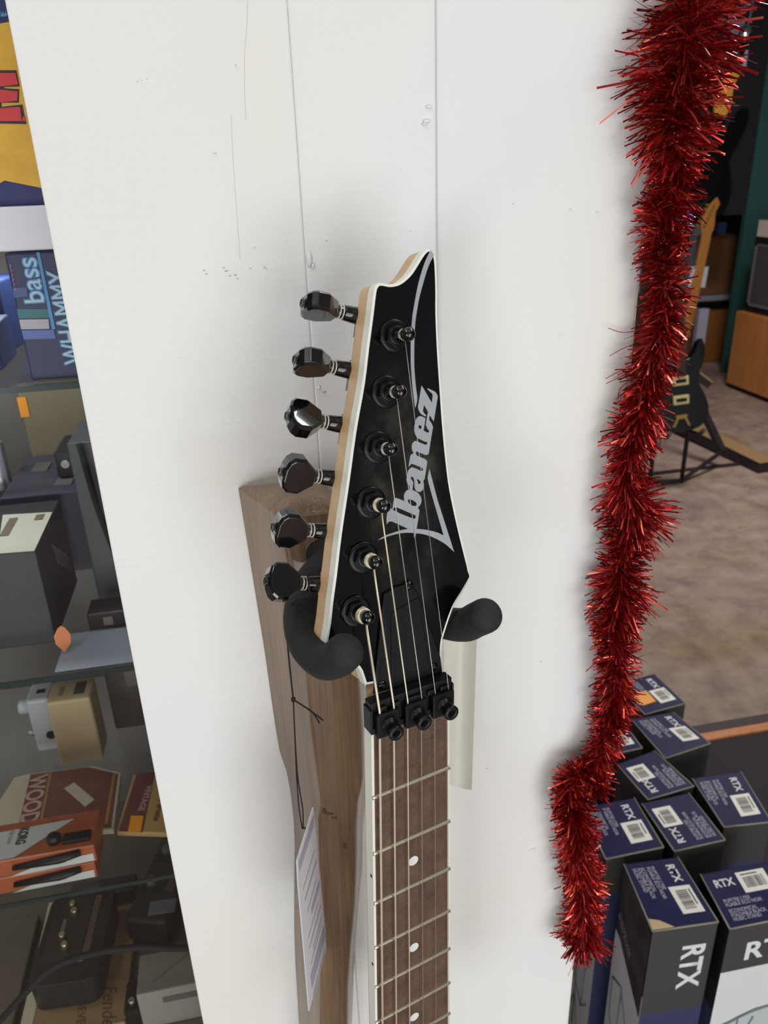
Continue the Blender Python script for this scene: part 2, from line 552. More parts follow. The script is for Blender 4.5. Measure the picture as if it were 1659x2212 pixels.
SWOOSH = [(37.17,210.12),(35.65,208.08),(33.43,204.73),(31.33,200.77),(29.12,195.92),(26.97,190.0),(25.53,185.54),(24.79,183.28),(23.52,177.72),(22.52,172.11),(21.84,166.44),(21.27,160.74),(21.03,153.02),(21.12,147.15),(21.29,142.81),(21.57,143.17),(22.9,146.73),(22.82,151.83),(22.94,158.62),(23.4,164.37),(24.41,171.94),(25.53,178.5),(26.71,183.14),(26.97,183.91),(28.41,188.38),(29.98,192.38),(31.69,196.07),(33.87,200.64),(36.17,204.6),(38.55,207.66),(38.54,208.41),(37.98,209.19)]
HEAD = [(36.15, 210.91), (38.04, 209.79), (39.17, 208.39), (39.61, 205.8), (39.54, 201.86), (38.88, 192.73), (37.83, 183.55), (37.16, 174.25), (36.66, 164.85), (36.35, 155.34), (36.04, 145.73), (35.75, 136.64), (35.61, 123.1), (35.93, 107.29), (37.15, 95.05), (38.61, 84.59), (40.33, 73.93), (41.82, 65.25), (42.21, 62.03), (42.89, 59.48), (42.15, 57.4), (37.03, 51.89), (31.23, 45.74), (25.29, 35.15), (23.13, 30.07), (22.02, 22.95), (22.19, 15.99), (-19.54, 21.59), (-20.87, 28.48), (-23.64, 33.47), (-27.07, 37.39), (-30.79, 40.46), (-33.8, 43.31), (-35.52, 45.55), (-36.02, 46.78), (-33.38, 54.94), (-30.86, 64.82), (-27.46, 76.65), (-22.95, 93.42), (-16.21, 115.68), (-9.77, 137.77), (-3.35, 156.77), (0.62, 171.46), (4.37, 184.57), (6.97, 194.15), (8.33, 196.71), (9.85, 197.8), (11.89, 197.53), (15.29, 196.83), (19.22, 197.25), (22.61, 198.85), (25.74, 201.07), (29.03, 204.49), (32.37, 208.23), (34.79, 210.22)]
COVER = [(-16.54,16.59),(-5.58,62.18),(0.42,63.88),(6.28,63.78),(9.65,62.15),(11.69,59.21),(14.1,48.76),(18.82,30.76),(20.56,24.01),(20.67,16.54),(21.13,14.97)]
COVER_PANEL = [(-6.86,21.58),(-3.28,52.78),(11.97,56.43),(13.46,30.04),(13.17,22.23),(11.19,21.12),(-4.26,21.05)]
COVER_SCREWS = [(7.65,62.91),(-11.78,19.78),(16.39,20.41)]
MM = 0.001
G = basis(NUT, GX * MM, GU * MM, GN * MM)
ta = math.radians(11)
HU, HN = GU * math.cos(ta) - GN * math.sin(ta), GN * math.cos(ta) + GU * math.sin(ta)
Hm = basis(NUT - GN * 0.004, GX * MM, HU * MM, HN * MM)
gt = thing('electric_guitar', 'electric guitar hung in front of the white pillar, black headstock and dotted rosewood fretboard', 'guitar', Matrix.Translation(NUT))
GI = Matrix.Translation(-NUT)
Gl = GI @ G                                    # neck frame in the guitar's own space
Hl = GI @ Hm                                   # headstock frame in the guitar's own space


def inset(poly, d):
    n = len(poly)
    area = sum(poly[i][0] * poly[(i + 1) % n][1] - poly[(i + 1) % n][0] * poly[i][1] for i in range(n))
    sg = 1 if area > 0 else -1
    out = []
    for i in range(n):
        a, b, c = V(poly[i - 1]), V(poly[i]), V(poly[(i + 1) % n])
        e1, e2 = (b - a).normalized(), (c - b).normalized()
        n1, n2 = V((-e1.y, e1.x)) * sg, V((-e2.y, e2.x)) * sg
        k = (n1 + n2)
        k = k / max(k.length_squared / 2, 0.5) if k.length > 1e-6 else n1
        out.append(tuple(b + k * d))
    return out


# smooth the outline a little by resampling the long curves
def smooth_poly(poly, keep=38):
    out = []
    n = len(poly)
    for i in range(n):
        p0, p1, p2, p3 = V(poly[i - 1]), V(poly[i]), V(poly[(i + 1) % n]), V(poly[(i + 2) % n])
        out.append(tuple(p1))
        a1 = (p1 - p0).angle(p2 - p1)
        a2 = (p2 - p1).angle(p3 - p2)
        if a1 < math.radians(keep) and a2 < math.radians(keep):
            for t in (1 / 3, 2 / 3):
                q = 0.5 * ((2 * p1) + (p2 - p0) * t + (2 * p0 - 5 * p1 + 4 * p2 - p3) * t * t + (3 * p1 - p0 - 3 * p2 + p3) * t ** 3)
                out.append(tuple(q))
    return out


HO = smooth_poly(HEAD)
HIN = inset(HO, 1.15)
MB().prism(inset(HO, 0.15), -15.0, -5.6, Hl).build('headstock', M_MAPLE, gt, 0.0009, 3)
bd = MB()
n = len(HO)
rows = []
for poly, z in ((HO, -5.6), (HO, -0.35), (inset(HO, 0.3), 0.0), (HIN, 0.0), (HIN, -2.0)):
    rows.append([bd.bm.verts.new(Hl @ V((p[0], p[1], z))) for p in poly])
for a, b in zip(rows, rows[1:]):
    for i in range(n):
        bd.bm.faces.new((a[i], a[(i + 1) % n], b[(i + 1) % n], b[i]))
bd.build('headstock_binding', M_BIND, gt)
ven = MB().prism(inset(HO, 1.1), -2.0, -0.04, Hl).build('headstock_face', M_SMOKY, gt)
lg = MB()
for loops in ([LOGO_Z], [LOGO_REST, HOLE_E, HOLE_A, HOLE_B], [SWOOSH]):
    lg.flat([smooth_poly(q, 50) for q in loops], 0.03, Hl)
lg.build('logo', M_LOGO, ven)

# --- neck, fretboard, frets, dots
SCALE = 648.0
fretd = lambda k: SCALE * (1 - 2 ** (-k / 12))
half = lambda d: (42.5 + 15.0 * d / 486) / 2
NL = fretd(13) + 12
nk = MB()
rings = []
for d in [-16, -8, 0, 10, 25] + [50 * i for i in range(1, 8)]:
    hw = half(max(d, 0)) - 1.3
    th = 14.5 + 3 * max(0, d) / 330
    if d < 0:
        hw = 18.5
    ring = []
    for k in range(17):
        t = PI * k / 16
        x = hw * math.cos(t)
        z = -6.0 - th * math.sin(t) ** 0.75
        ring.append(nk.bm.verts.new(Gl @ V((x, -d, z))))
    rings.append(ring)
for a, b in zip(rings, rings[1:]):
    for k in range(16):
        nk.bm.faces.new((a[k], a[k + 1], b[k + 1], b[k]))
    nk.bm.faces.new((a[16], a[0], b[0], b[16]))
nk.bm.faces.new(rings[0])
nk.bm.faces.new(rings[-1])
nk.build('neck', M_MAPLE, gt, smooth=True)
fb = MB()
h0, h1 = half(0) - 1.3, half(NL) - 1.3
fb.prism([(-h0, 0), (h0, 0), (h1, -NL), (-h1, -NL)], -5.9, -0.02, Gl)
fb = fb.build('fretboard', M_ROSE, gt)
bn = MB()
for s in (-1, 1):
    a, b = half(0) * s, half(NL) * s
    q = [(a, 0), (a - 1.35 * s, 0), (b - 1.35 * s, -NL), (b, -NL)]
    bn.prism(q, -7.4, 0.0, Gl)
bn.build('fretboard_binding', M_BIND, gt, 0.0002)
for k in range(1, 14):
    d = fretd(k)
    hw = half(d) - 0.15
    f = MB()
    prof = [(-1.15, -0.1), (-1.1, 0.35), (-0.7, 0.85), (0, 1.05), (0.7, 0.85), (1.1, 0.35), (1.15, -0.1)]
    A = [f.bm.verts.new(Gl @ V((-hw - 0.1, -d + p[0], p[1]))) for p in prof]
    A2 = [f.bm.verts.new(Gl @ V((-hw + 0.7, -d + p[0], p[1] * 1.08))) for p in prof]
    B2 = [f.bm.verts.new(Gl @ V((hw - 0.7, -d + p[0], p[1] * 1.08))) for p in prof]
    B = [f.bm.verts.new(Gl @ V((hw + 0.1, -d + p[0], p[1]))) for p in prof]
    for u, v in ((A, A2), (A2, B2), (B2, B)):
        for i in range(len(prof) - 1):
            f.bm.faces.new((u[i], u[i + 1], v[i + 1], v[i]))
        f.bm.faces.new((u[-1], u[0], v[0], v[-1]))
    f.bm.faces.new(A)
    f.bm.faces.new(B)
    f.build('fret', M_NICKEL, fb)
for k in (3, 5, 7, 9):
    d = (fretd(k) + fretd(k - 1)) / 2
    c = (5.2 if k != 3 else 4.6)
    MB().lathe([(2.9, -0.4), (2.9, 0.03)], Gl @ Matrix.Translation((0.5, -d, 0)), 28).build('inlay_dot', M_PEARL, fb)
    MB().lathe([(0.95, 0), (0.95, 0.12)], Gl @ basis(V((-half(d), -d, -2.3)), V((0, 1, 0)), V((0, 0, 1)), V((-1, 0, 0))), 14).build('side_dot', M_BLKPL, fb)

# --- locking nut with its three clamp blocks
ln = MB()
ln.box((-21.6, 0.4, -5.0), (21.6, 17.0, 1.2), Gl)
ln.prism([(-21.6, 1.2), (21.6, 1.2), (21.6, 4.4), (-21.6, 4.4)], 1.2, 2.6, Gl)
for x in (-16.5, -9.5, -2.2, 2.2, 9.5, 16.5):
    ln.box((x - 2.2, 12.2, 1.2), (x + 2.2, 14.6, 3.0), Gl)
ln.box((-22.3, 0.9, -5.5), (-21.2, 14.0, 2.2), Gl)
ln.box((21.2, 0.9, -5.5), (22.3, 14.0, 2.2), Gl)
lno = ln.build('locking_nut', M_BLKSAT, gt, 0.0005)
for cx in (-14.7, 0.0, 14.7):
    b = MB()
    b.prism([(-5.9, -6.6), (4.2, -6.6), (5.9, -5.2), (5.9, 5.6), (-5.9, 5.6)], 2.4, 5.2, Gl @ Matrix.Translation((cx, 6.9, 0)))
    bo = b.build('clamp_block', M_BLKPL, lno, 0.0006)
    sc = MB()
    T = Gl @ Matrix.Translation((cx + 0.2, 5.6, 5.2))
    sc.lathe([(4.3, -0.4), (4.3, 0.5), (3.3, 0.7), (3.3, 4.6), (3.7, 4.7), (3.7, 6.4), (3.4, 6.9), (1.9, 6.9), (1.6, 6.5), (1.6, 3.2), (0.02, 3.2)], T, 28)
    sc.build('clamp_bolt', M_BLKSAT, lno)

# --- truss rod cover
tc = MB().prism(COVER, 0.0, 1.6, Hl).build('truss_rod_cover', M_BLKPL, gt, 0.0005)
MB().prism(COVER_PANEL, 1.5, 2.1, Hl).build('raised_panel', M_BLKPL, tc, 0.0003)
MB().box((-0.25, -12, 2.05), (0.25, 12, 2.28), Hl @ Matrix.Translation((7.6, 41.6, 0)) @ Matrix.Rotation(math.radians(31.5), 4, 'Z')).build('crease', M_BLKSAT, tc)
for x, y in COVER_SCREWS:
    T = Hl @ Matrix.Translation((x, y, 1.6))
    s = MB().lathe([(2.2, -1.0), (2.2, 0.15), (1.5, 0.9), (0.02, 1.2)], T, 20)
    s.box((-1.2, -0.28, 0.9), (1.2, 0.28, 1.32), T)
    s.box((-0.28, -1.2, 0.9), (0.28, 1.2, 1.32), T)
    s.build('cover_screw', M_BLKCH, tc)

# --- six tuning machines: post, washer, nut in front, housing and button at the side
PU, PE = V((-0.96, 0.28, 0)), V((0.28, 0.96, 0))
angles = (78, 72, -38, 22, 20, -24)
posts = [(14.43, 175.03), (7.45, 151.6), (0.4, 128.1), (-6.1, 104.5), (-13.0, 80.9), (-19.9, 57.5)]
post_top = []
key_pts = []
for i, (pu, pv) in enumerate(posts):
    T = Hl @ Matrix.Translation((pu, pv, 0))
    t = MB()
    t.mi = 1
    t.lathe([(7.2, 0), (7.2, 0.9), (6.6, 1.3), (5.6, 1.3)], T, 40)
    hexp = [(5.3 * math.cos(PI / 3 * k + 0.3 + i), 5.3 * math.sin(PI / 3 * k + 0.3 + i)) for k in range(6)]
    t.prism(hexp, 1.2, 3.4, T)
    t.lathe([(4.3, 3.3), (4.0, 3.8), (3.2, 3.9)], T, 28)
    t.mi = 0
    # housing behind the headstock
    S = Hl @ basis(V((pu, pv, -17.2)) + PE * 8.1, PE, V((0, 0, 1)), PU)
    t.box((-9, -4.5, -13), (5, 2.2, 9.5), S)
    t.lathe([(4.1, 8.5), (3.9, 12), (3.45, 17.8), (3.2, 18.0)], S, 24)
    to = t.build('tuning_machine', [M_BLKCH, M_BLKWA], gt, 0.0004)
    MB().lathe([(2.8, 3.5), (2.8, 6.0), (2.2, 6.8), (2.0, 9.6), (2.3, 10.2), (2.95, 11.3), (3.15, 12.6), (2.9, 13.8), (2.1, 14.9), (1.0, 15.5), (0.02, 15.6)], T, 24).build('string_post', M_BLKCH, to)
    wr = []
    turns = (1.6, 2.0, 2.0, 2.2, 2.2, 2.2)[i]
    srad = (0.13, 0.17, 0.22, 0.34, 0.46, 0.6)[i]
    for k in range(int(turns * 18) + 1):
        a = 2 * PI * k / 18 + 0.4
        wr.append(T @ V(((2.15 + srad) * math.cos(a), (2.35 + srad) * math.sin(a), 9.6 - k / 18 * (0.9 + srad * 0.9))))
    MB().tube(wr, srad * 1.5 * MM, 6).build('string_wrap', M_WOUND if i > 2 else M_STEEL, to)
    rg = MB()
    for z in (18.3, 19.9):
        rg.lathe([(3.0, z), (3.3, z + 0.15), (3.3, z + 0.45), (3.0, z + 0.6)], S, 24)
    rg.build('clear_ring', M_RING, to)
    b = MB()
    b.lathe([(2.9, 18.0), (2.9, 21.2)], S, 20)
    b.lathe([(3.1, 20.8), (3.3, 21.3), (3.4, 22.2)], S, 20)
    RB = S @ Matrix.Rotation(math.radians(angles[i]), 4, 'Z')
    # button: hexagonal face, thick ridge at the outer end
    pr = [(3.3, 21.6), (8.5, 28.0), (8.5, 33.4), (6.6, 35.6), (3.4, 36.7), (-3.4, 36.7), (-6.6, 35.6), (-8.5, 33.4), (-8.5, 28.0), (-3.3, 21.6)]
    P2 = RB @ basis(V((0, 0, 0)), V((1, 0, 0)), V((0, 0, 1)), V((0, -1, 0)))
    lo = [b.bm.verts.new(P2 @ V((p[0], p[1], -3.0))) for p in pr]
    hi = [b.bm.verts.new(P2 @ V((p[0], p[1], 3.0))) for p in pr]
    c0 = [b.bm.verts.new(P2 @ V((p[0] * 0.86, 29.2 + (p[1] - 29.2) * 0.90, -4.2))) for p in pr]
    c1 = [b.bm.verts.new(P2 @ V((p[0] * 0.86, 29.2 + (p[1] - 29.2) * 0.90, 4.2))) for p in pr]
    for k in range(10):
        j = (k + 1) % 10
        b.bm.faces.new((lo[k], lo[j], hi[j], hi[k]))
        b.bm.faces.new((lo[k], lo[j], c0[j], c0[k]))
        b.bm.faces.new((hi[k], hi[j], c1[j], c1[k]))
    b.bm.faces.new(c0)
    b.bm.faces.new(c1)
    b.lathe([(2.3, 37.4), (2.3, 37.9), (1.5, 37.9), (1.3, 37.3), (0.02, 37.3)], S, 16)
    b.build('tuning_button', M_BLKCH, to, 0.0011, 3)
    post_top.append(T @ V((1.2, -2.9, 7.2)))
    key_pts.append(Hm @ Matrix.Translation((0, 0, 0)) @ (V((pu, pv, -17.2)) + PE * 8.1 + PU * 17))

# --- strings (thin to thick as the posts go down)
nutx = (18.35, 11.05, 3.7, -3.75, -11.05, -18.4)
for i in range(6):
    srad = (0.14, 0.18, 0.23, 0.34, 0.46, 0.58)[i]
    e = nutx[i] * (half(NL) - 2.4) / (half(0) - 2.6)
    pts = [post_top[i], Gl @ V((nutx[i], 13.4, 3.3)), Gl @ V((nutx[i], 0.8, 2.9)), Gl @ V((e, -NL, 3.4))]
    MB().tube(pts, srad * MM, 8).build('string', M_WOUND if i > 2 else M_STEEL, gt)

# ------------------------------------------------------------------ wooden neck hanger with foam covered yoke
BL = [(-0.0064, 1.3413), (-0.0021, 1.2365), (-0.0007, 1.1796), (0.0003, 1.1565), (0.0035, 1.139), (0.0046, 1.1195), (0.0048, 1.0985), (0.0038, 1.0741), (0.0015, 1.0489), (-0.003, 0.9927), (-0.0051, 0.9556), (-0.0078, 0.8835)]
FL = [(0.0132, 1.3442), (0.0205, 1.2547), (0.0201, 1.2124), (0.0206, 1.1952), (0.0211, 1.1803), (0.022, 1.1594), (0.0219, 1.1499), (0.0195, 1.1385), (0.0172, 1.0999), (0.0173, 1.0682), (0.0118, 1.0033), (0.0081, 0.9537)]
FR = [(0.0464, 1.3452), (0.0492, 1.2499), (0.0495, 1.1957), (0.0486, 1.1641), (0.0470, 1.1552), (0.0444, 1.1467), (0.0419, 1.1245), (0.0407, 1.0931), (0.0379, 1.0562), (0.0332, 1.0176), (0.0291, 0.9764), (0.0274, 0.9462)]
BR = [(0.0410, 1.3424), (0.0545, 1.3000), (0.0589, 1.218), (0.0587, 1.157), (0.0569, 1.1135), (0.0521, 1.0764), (0.0502, 1.0412), (0.0452, 1.0), (0.0405, 0.9564), (0.0371, 0.9096), (0.0345, 0.8757)]
hg = thing('guitar_hanger', 'dark walnut guitar hanger with a black foam yoke, screwed to the white pillar', 'guitar hanger', (0.03, PY, 1.1))
WO = Matrix.Translation((-0.03, -PY, -1.1))
wb = MB()
rows = []
YF, YB = 0.360, PY - 0.0013
zs = [1.3435 - 0.0008 * i for i in range(3)] + [1.338 - 0.006 * i for i in range(85)]
for z in zs:
    bl, flx, frx, br = interp(BL, z), interp(FL, z), interp(FR, z), interp(BR, z)
    if z > 1.3:
        br = min(br, 0.041 + (1.3424 - z) * 0.32)
    pts = []
    # walk round: left face, front face, right face, with rounded front corners
    def walk(a, b, k):
        return [V(a).lerp(V(b), t / k) for t in range(k)]
    A, D, C, B = (bl, YB), (flx, YF), (frx, YF), (br, YB)
    r = 0.0028
    def corner(p, q, s, rr):
        u, v = (V(p) - V(q)).normalized(), (V(s) - V(q)).normalized()
        o = []
        for t in (0, 0.25, 0.5, 0.75, 1):
            o.append((V(q) + u * rr) * (1 - t) ** 2 + V(q) * 2 * t * (1 - t) + (V(q) + v * rr) * t ** 2)
        return o
    cl, cr = corner(A, D, C, 0.0022), corner(D, C, B, 0.0075)
    pts = walk(A, cl[0], 6) + cl[:-1] + walk(cl[-1], cr[0], 6) + cr[:-1] + walk(cr[-1], B, 6) + [V(B)]
    rows.append([wb.bm.verts.new(WO @ V((p.x, p.y, z))) for p in pts])
nn = len(rows[0])
for a, b in zip(rows, rows[1:]):
    for k in range(nn - 1):
        wb.bm.faces.new((a[k], a[k + 1], b[k + 1], b[k])).smooth = False
    wb.bm.faces.new((a[nn - 1], a[0], b[0], b[nn - 1]))
wb.bm.faces.new(rows[-1])
# domed top
top = rows[0]
cen = V((0, 0, 0))
for v in top:
    cen += v.co
cen /= nn
prev = top
for s, dz in ((0.86, 0.0028), (0.6, 0.0056), (0.3, 0.0070)):
    ring = [wb.bm.verts.new(V((cen.x + (v.co.x - cen.x) * s, cen.y + (v.co.y - cen.y) * s, v.co.z + dz))) for v in top]
    for k in range(nn):
        wb.bm.faces.new((prev[k], prev[(k + 1) % nn], ring[(k + 1) % nn], ring[k]))
    prev = ring
wb.bm.faces.new(prev)
wbo = wb.build('wooden_backplate', M_WALNUT, hg, smooth=False)
for f in wbo.data.polygons:
    f.use_smooth = True
wbo.data.set_sharp_from_angle(angle=math.radians(28))
for (x, y, a, b) in ((700, 1752, 5, 6), (712, 1758, 9, 2.2), (722, 1767, 7, 2.0), (745, 1828, 4, 6)):
    q = [at(x + a * math.cos(t) * (1 + 0.2 * math.sin(3 * t)), y + b * math.sin(t), y=YF - 0.00025) for t in [2 * PI * k / 14 for k in range(14)]]
    kn = MB()
    kn.face([WO @ p for p in q])
    kn.build('wood_knot', speckled('dark_knot', (70, 54, 42), (100, 79, 61), 700, 0.6, 0.1), wbo)
HGm = WO @ G
arm_l = [(-6, 56, -70), (-14, 54, -66), (-24, 50, -60), (-31.0, 46.5, -51), (-36.2, 41.5, -41), (-38.5, 37.0, -28), (-37.3, 37.2, -13), (-35.2, 43.0, -3), (-34.3, 49.1, 3)]
arm_r = [(8, 47, -70), (17, 40, -65), (27.3, 32.1, -59), (34.0, 26.5, -46), (37.5, 26.6, -30), (38.0, 33.5, -13), (38.3, 40.5, -4), (38.4, 46.1, 3)]


def foam_tube(ctrl, r, name):
    pts = spline(ctrl, 8)
    d = (pts[-1] - pts[-2]).normalized()
    rs = [r] * len(pts)
    for k in range(1, 9):
        a = PI / 2 * k / 8
        pts.append(V(ctrl[-1]) + d * r * 0.85 * math.sin(a))
        rs.append(max(r * math.cos(a), 0.02))
    b = MB()
    b.tube([HGm @ p for p in pts], [q * MM for q in rs], 28)
    return b.build(name, M_FOAM, hg)


foam_tube(arm_l, 8.3, 'yoke_arm')
foam_tube(arm_r, 8.3, 'yoke_arm')
MB().tube([HGm @ V(p) for p in ((-6, 57, -84), (-4, 55, -76), (0, 52, -70), (3, 50, -66))], [10 * MM, 10 * MM, 9.5 * MM, 8 * MM], 28).build('yoke_stem', M_FOAM, hg)
rag = MB()
rag.prism([(0, 0), (4, 0.6), (5.2, -1.6), (3.4, -4.2), (1.4, -3.0), (-0.6, -3.6)], -0.2, 0.2, HGm @ Matrix.Translation((30.5, 41.5, -14)))
rag.build('torn_foam_edge', M_FOAM, hg)

# ------------------------------------------------------------------ swing tag on its black cord, looped over the lowest tuner
k5 = key_pts[5]
tg = thing('swing_tag', 'white card swing tag hanging on a black cord from the lowest tuning key', 'tag', (0.02, 0.33, 1.12))
TO = Matrix.Translation((-0.02, -0.33, -1.12))
YT = 0.338
kx = at(641, 1290, y=0.318)
ctrl = [k5 + V((0, -0.0042, 0.0012)), k5 + V((-0.0008, -0.0052, -0.003)), at(634, 1300, y=0.318), at(619, 1338, y=0.318), at(622, 1400, y=0.322), at(630, 1480, y=0.326), at(633.5, 1508, y=0.328)]
cb = MB()
cb.tube([TO @ p for p in spline(ctrl, 6)], 0.00045, 8)
loopc = [k5 + V((0, -0.0042, 0.0012)), k5 + V((0, 0, 0.0044)), k5 + V((0.001, 0.0042, 0.001)), k5 + V((-0.0005, 0.002, -0.0042)), k5 + V((-0.0008, -0.0052, -0.003))]
cb.tube([TO @ p for p in spline(loopc, 6)], 0.00045, 8)
cb.lathe([(0.02, -1.2), (1, -0.6), (1.1, 0.5), (0.02, 1.2)], TO @ basis(at(633.5, 1511, y=0.328), V((0.0011, 0, 0)), V((0, 0.0011, 0)), V((0, 0, 0.0016))), 10)
for e in ((698, 1556), (690, 1562)):
    cb.tube([TO @ p for p in spline([at(633.5, 1511, y=0.328), at(652, 1523, y=0.327), at(674, 1538, y=0.327), at(*e, y=0.327)], 5)], 0.00042, 8)
for dx in (0, 2.5):
    cb.tube([TO @ p for p in spline([at(633.5, 1511, y=0.328), at(637, 1590, y=0.330), at(641 + dx, 1680, y=0.333), at(646 + 3 * dx, 1745, y=YT - 0.002), at(653 + dx, 1790, y=YT - 0.001)], 6)], 0.00038, 8)
cb.tube([TO @ p for p in spline([at(659, 1787, y=YT - 0.001), at(660.5, 1800, y=YT - 0.0012), at(658, 1813, y=YT - 0.0012), at(655, 1813, y=YT - 0.0012)], 4)], 0.0004, 8)
cb.build('cord', M_CORD, tg)
# the card is turned nearly edge-on, its near side to the left
yl, yr = 0.318, 0.348
crn = [at(676, 1744, y=yr), at(641, 1858, y=yl), at(643, 1905, y=yl), at(667, 2184, y=yl + 0.004), at(704, 2050, y=yr), at(702, 2010, y=yr)]
pn = (crn[1] - crn[0]).cross(crn[3] - crn[0]).normalized()
for k, (x, y) in ((2, (643, 1905)), (4, (704, 2050)), (5, (702, 2010))):    # keep the card flat
    rr_ = ray(x, y)
    crn[k] = CAM + rr_ * ((crn[0] - CAM).dot(pn) / rr_.dot(pn))
nrm = pn * 0.00035
cd_ = MB()
lo = [cd_.bm.verts.new(TO @ (p - nrm)) for p in crn]
hi = [cd_.bm.verts.new(TO @ (p + nrm)) for p in crn]
cd_.bm.faces.new(lo)
cd_.bm.faces.new(hi)
for i in range(6):
    cd_.bm.faces.new((lo[i], lo[(i + 1) % 6], hi[(i + 1) % 6], hi[i]))
cdo = cd_.build('card', mat('tag_card', (206, 205, 212), 0.5), tg)
# printed bands of the card, following its slanting short edge
sgn = -1 if (nrm.dot(V((0.1, 0.3, 1.3)) - CAM) > 0) else 1
o_, ex, ey = crn[0], (crn[1] - crn[0]), (crn[4] - crn[0])
pm = MB()
for a0, a1, b0, b1 in ((0.05, 0.95, 0.03, 0.09), (0.1, 0.85, 0.30, 0.315), (0.06, 0.6, 0.46, 0.50), (0.1, 0.9, 0.62, 0.635), (0.02, 0.98, 0.80, 0.90), (0.1, 0.95, 0.95, 0.965), (0.1, 0.9, 0.985, 0.995), (0.15, 0.9, 0.22, 0.228), (0.2, 0.8, 0.40, 0.408), (0.25, 0.9, 0.55, 0.558), (0.1, 0.7, 0.70, 0.712), (0.15, 0.9, 0.74, 0.748)):
    pm.face([TO @ (o_ + ex * u + ey * v + nrm * sgn * 1.35) for u, v in ((a0, b0), (a1, b0), (a1, b1), (a0, b1))])
pm.build('printed_bands', mat('tag_print', (158, 157, 178), 0.5), cdo)
# ------------------------------------------------------------------ blank translucent sleeve behind the neck
sl = MB()
g0 = []
for i in range(9):
    v = i / 8
    xl, xr = 958 + (958 - 958) * v, 1030 + (1019 - 1030) * v
    yl_, yr_ = 1372 + (1688 - 1372) * v, 1381 + (1706 - 1381) * v
    row = []
    for j in range(7):
        u = j / 6
        yy = 0.372 + 0.006 * math.sin(PI * u) - 0.004 * v
        row.append(at(xl + (xr - xl) * u, yl_ + (yr_ - yl_) * u + 4 * math.sin(PI * u), y=yy))
    g0.append(row)
so = V((0.12, 0.372, 1.15))
for off in (0.0, 0.0005):
    vv = [[sl.bm.verts.new(p - so + V((0, off, 0))) for p in row] for row in g0]
    for a, b in zip(vv, vv[1:]):
        for j in range(6):
            sl.bm.faces.new((a[j], a[j + 1], b[j + 1], b[j]))
so_ = sl.build('document_sleeve', mat('milky_film', (222, 220, 211), 0.35), None, loc=so, smooth=True)
tag(so_, 'blank milky white sleeve hanging behind the right side of the guitar neck', 'tag')

# ------------------------------------------------------------------ red tinsel garland along the pillar's right edge
TP = [(1520, -60, 100), (1500, 20, 100), (1478, 110, 108), (1462, 200, 92), (1455, 270, 84), (1462, 330, 62), (1456, 390, 50), (1442, 450, 66), (1428, 510, 52), (1434, 580, 46), (1442, 640, 50), (1428, 705, 56),
      (1420, 760, 58), (1400, 820, 52), (1385, 880, 62), (1370, 935, 58), (1358, 990, 50), (1352, 1040, 58), (1368, 1095, 84), (1356, 1150, 72), (1345, 1205, 56), (1342, 1260, 78), (1336, 1310, 74), (1330, 1370, 52),
      (1332, 1430, 54), (1330, 1490, 54), (1322, 1545, 52), (1305, 1600, 48), (1292, 1650, 46), (1275, 1710, 56)]
TP2 = [(1285, 1655, 40), (1245, 1668, 40), (1232, 1705, 50), (1240, 1755, 62), (1250, 1800, 66), (1248, 1850, 66), (1256, 1905, 60), (1262, 1960, 62), (1258, 2010, 72), (1250, 2045, 60)]
YTN = 0.396
ga = thing('tinsel_garland', 'shaggy red foil tinsel garland hanging down the right edge of the white pillar', 'tinsel', at(1342, 1100, y=YTN))
GO = Matrix.Translation(-V(at(1342, 1100, y=YTN)))
M_TINSEL = mat('red_foil', (178, 34, 33), 0.27, metal=0.8)
M_TINSEL3 = mat('shaded_red_foil', (120, 20, 24), 0.3, metal=0.7)  # shade between the strands, put into the foil colour
M_TINSEL2 = mat('highlight_red_foil', (240, 104, 88), 0.2, metal=0.8)  # sparkling highlights, put into the foil colour
foil, wire = MB(), MB()


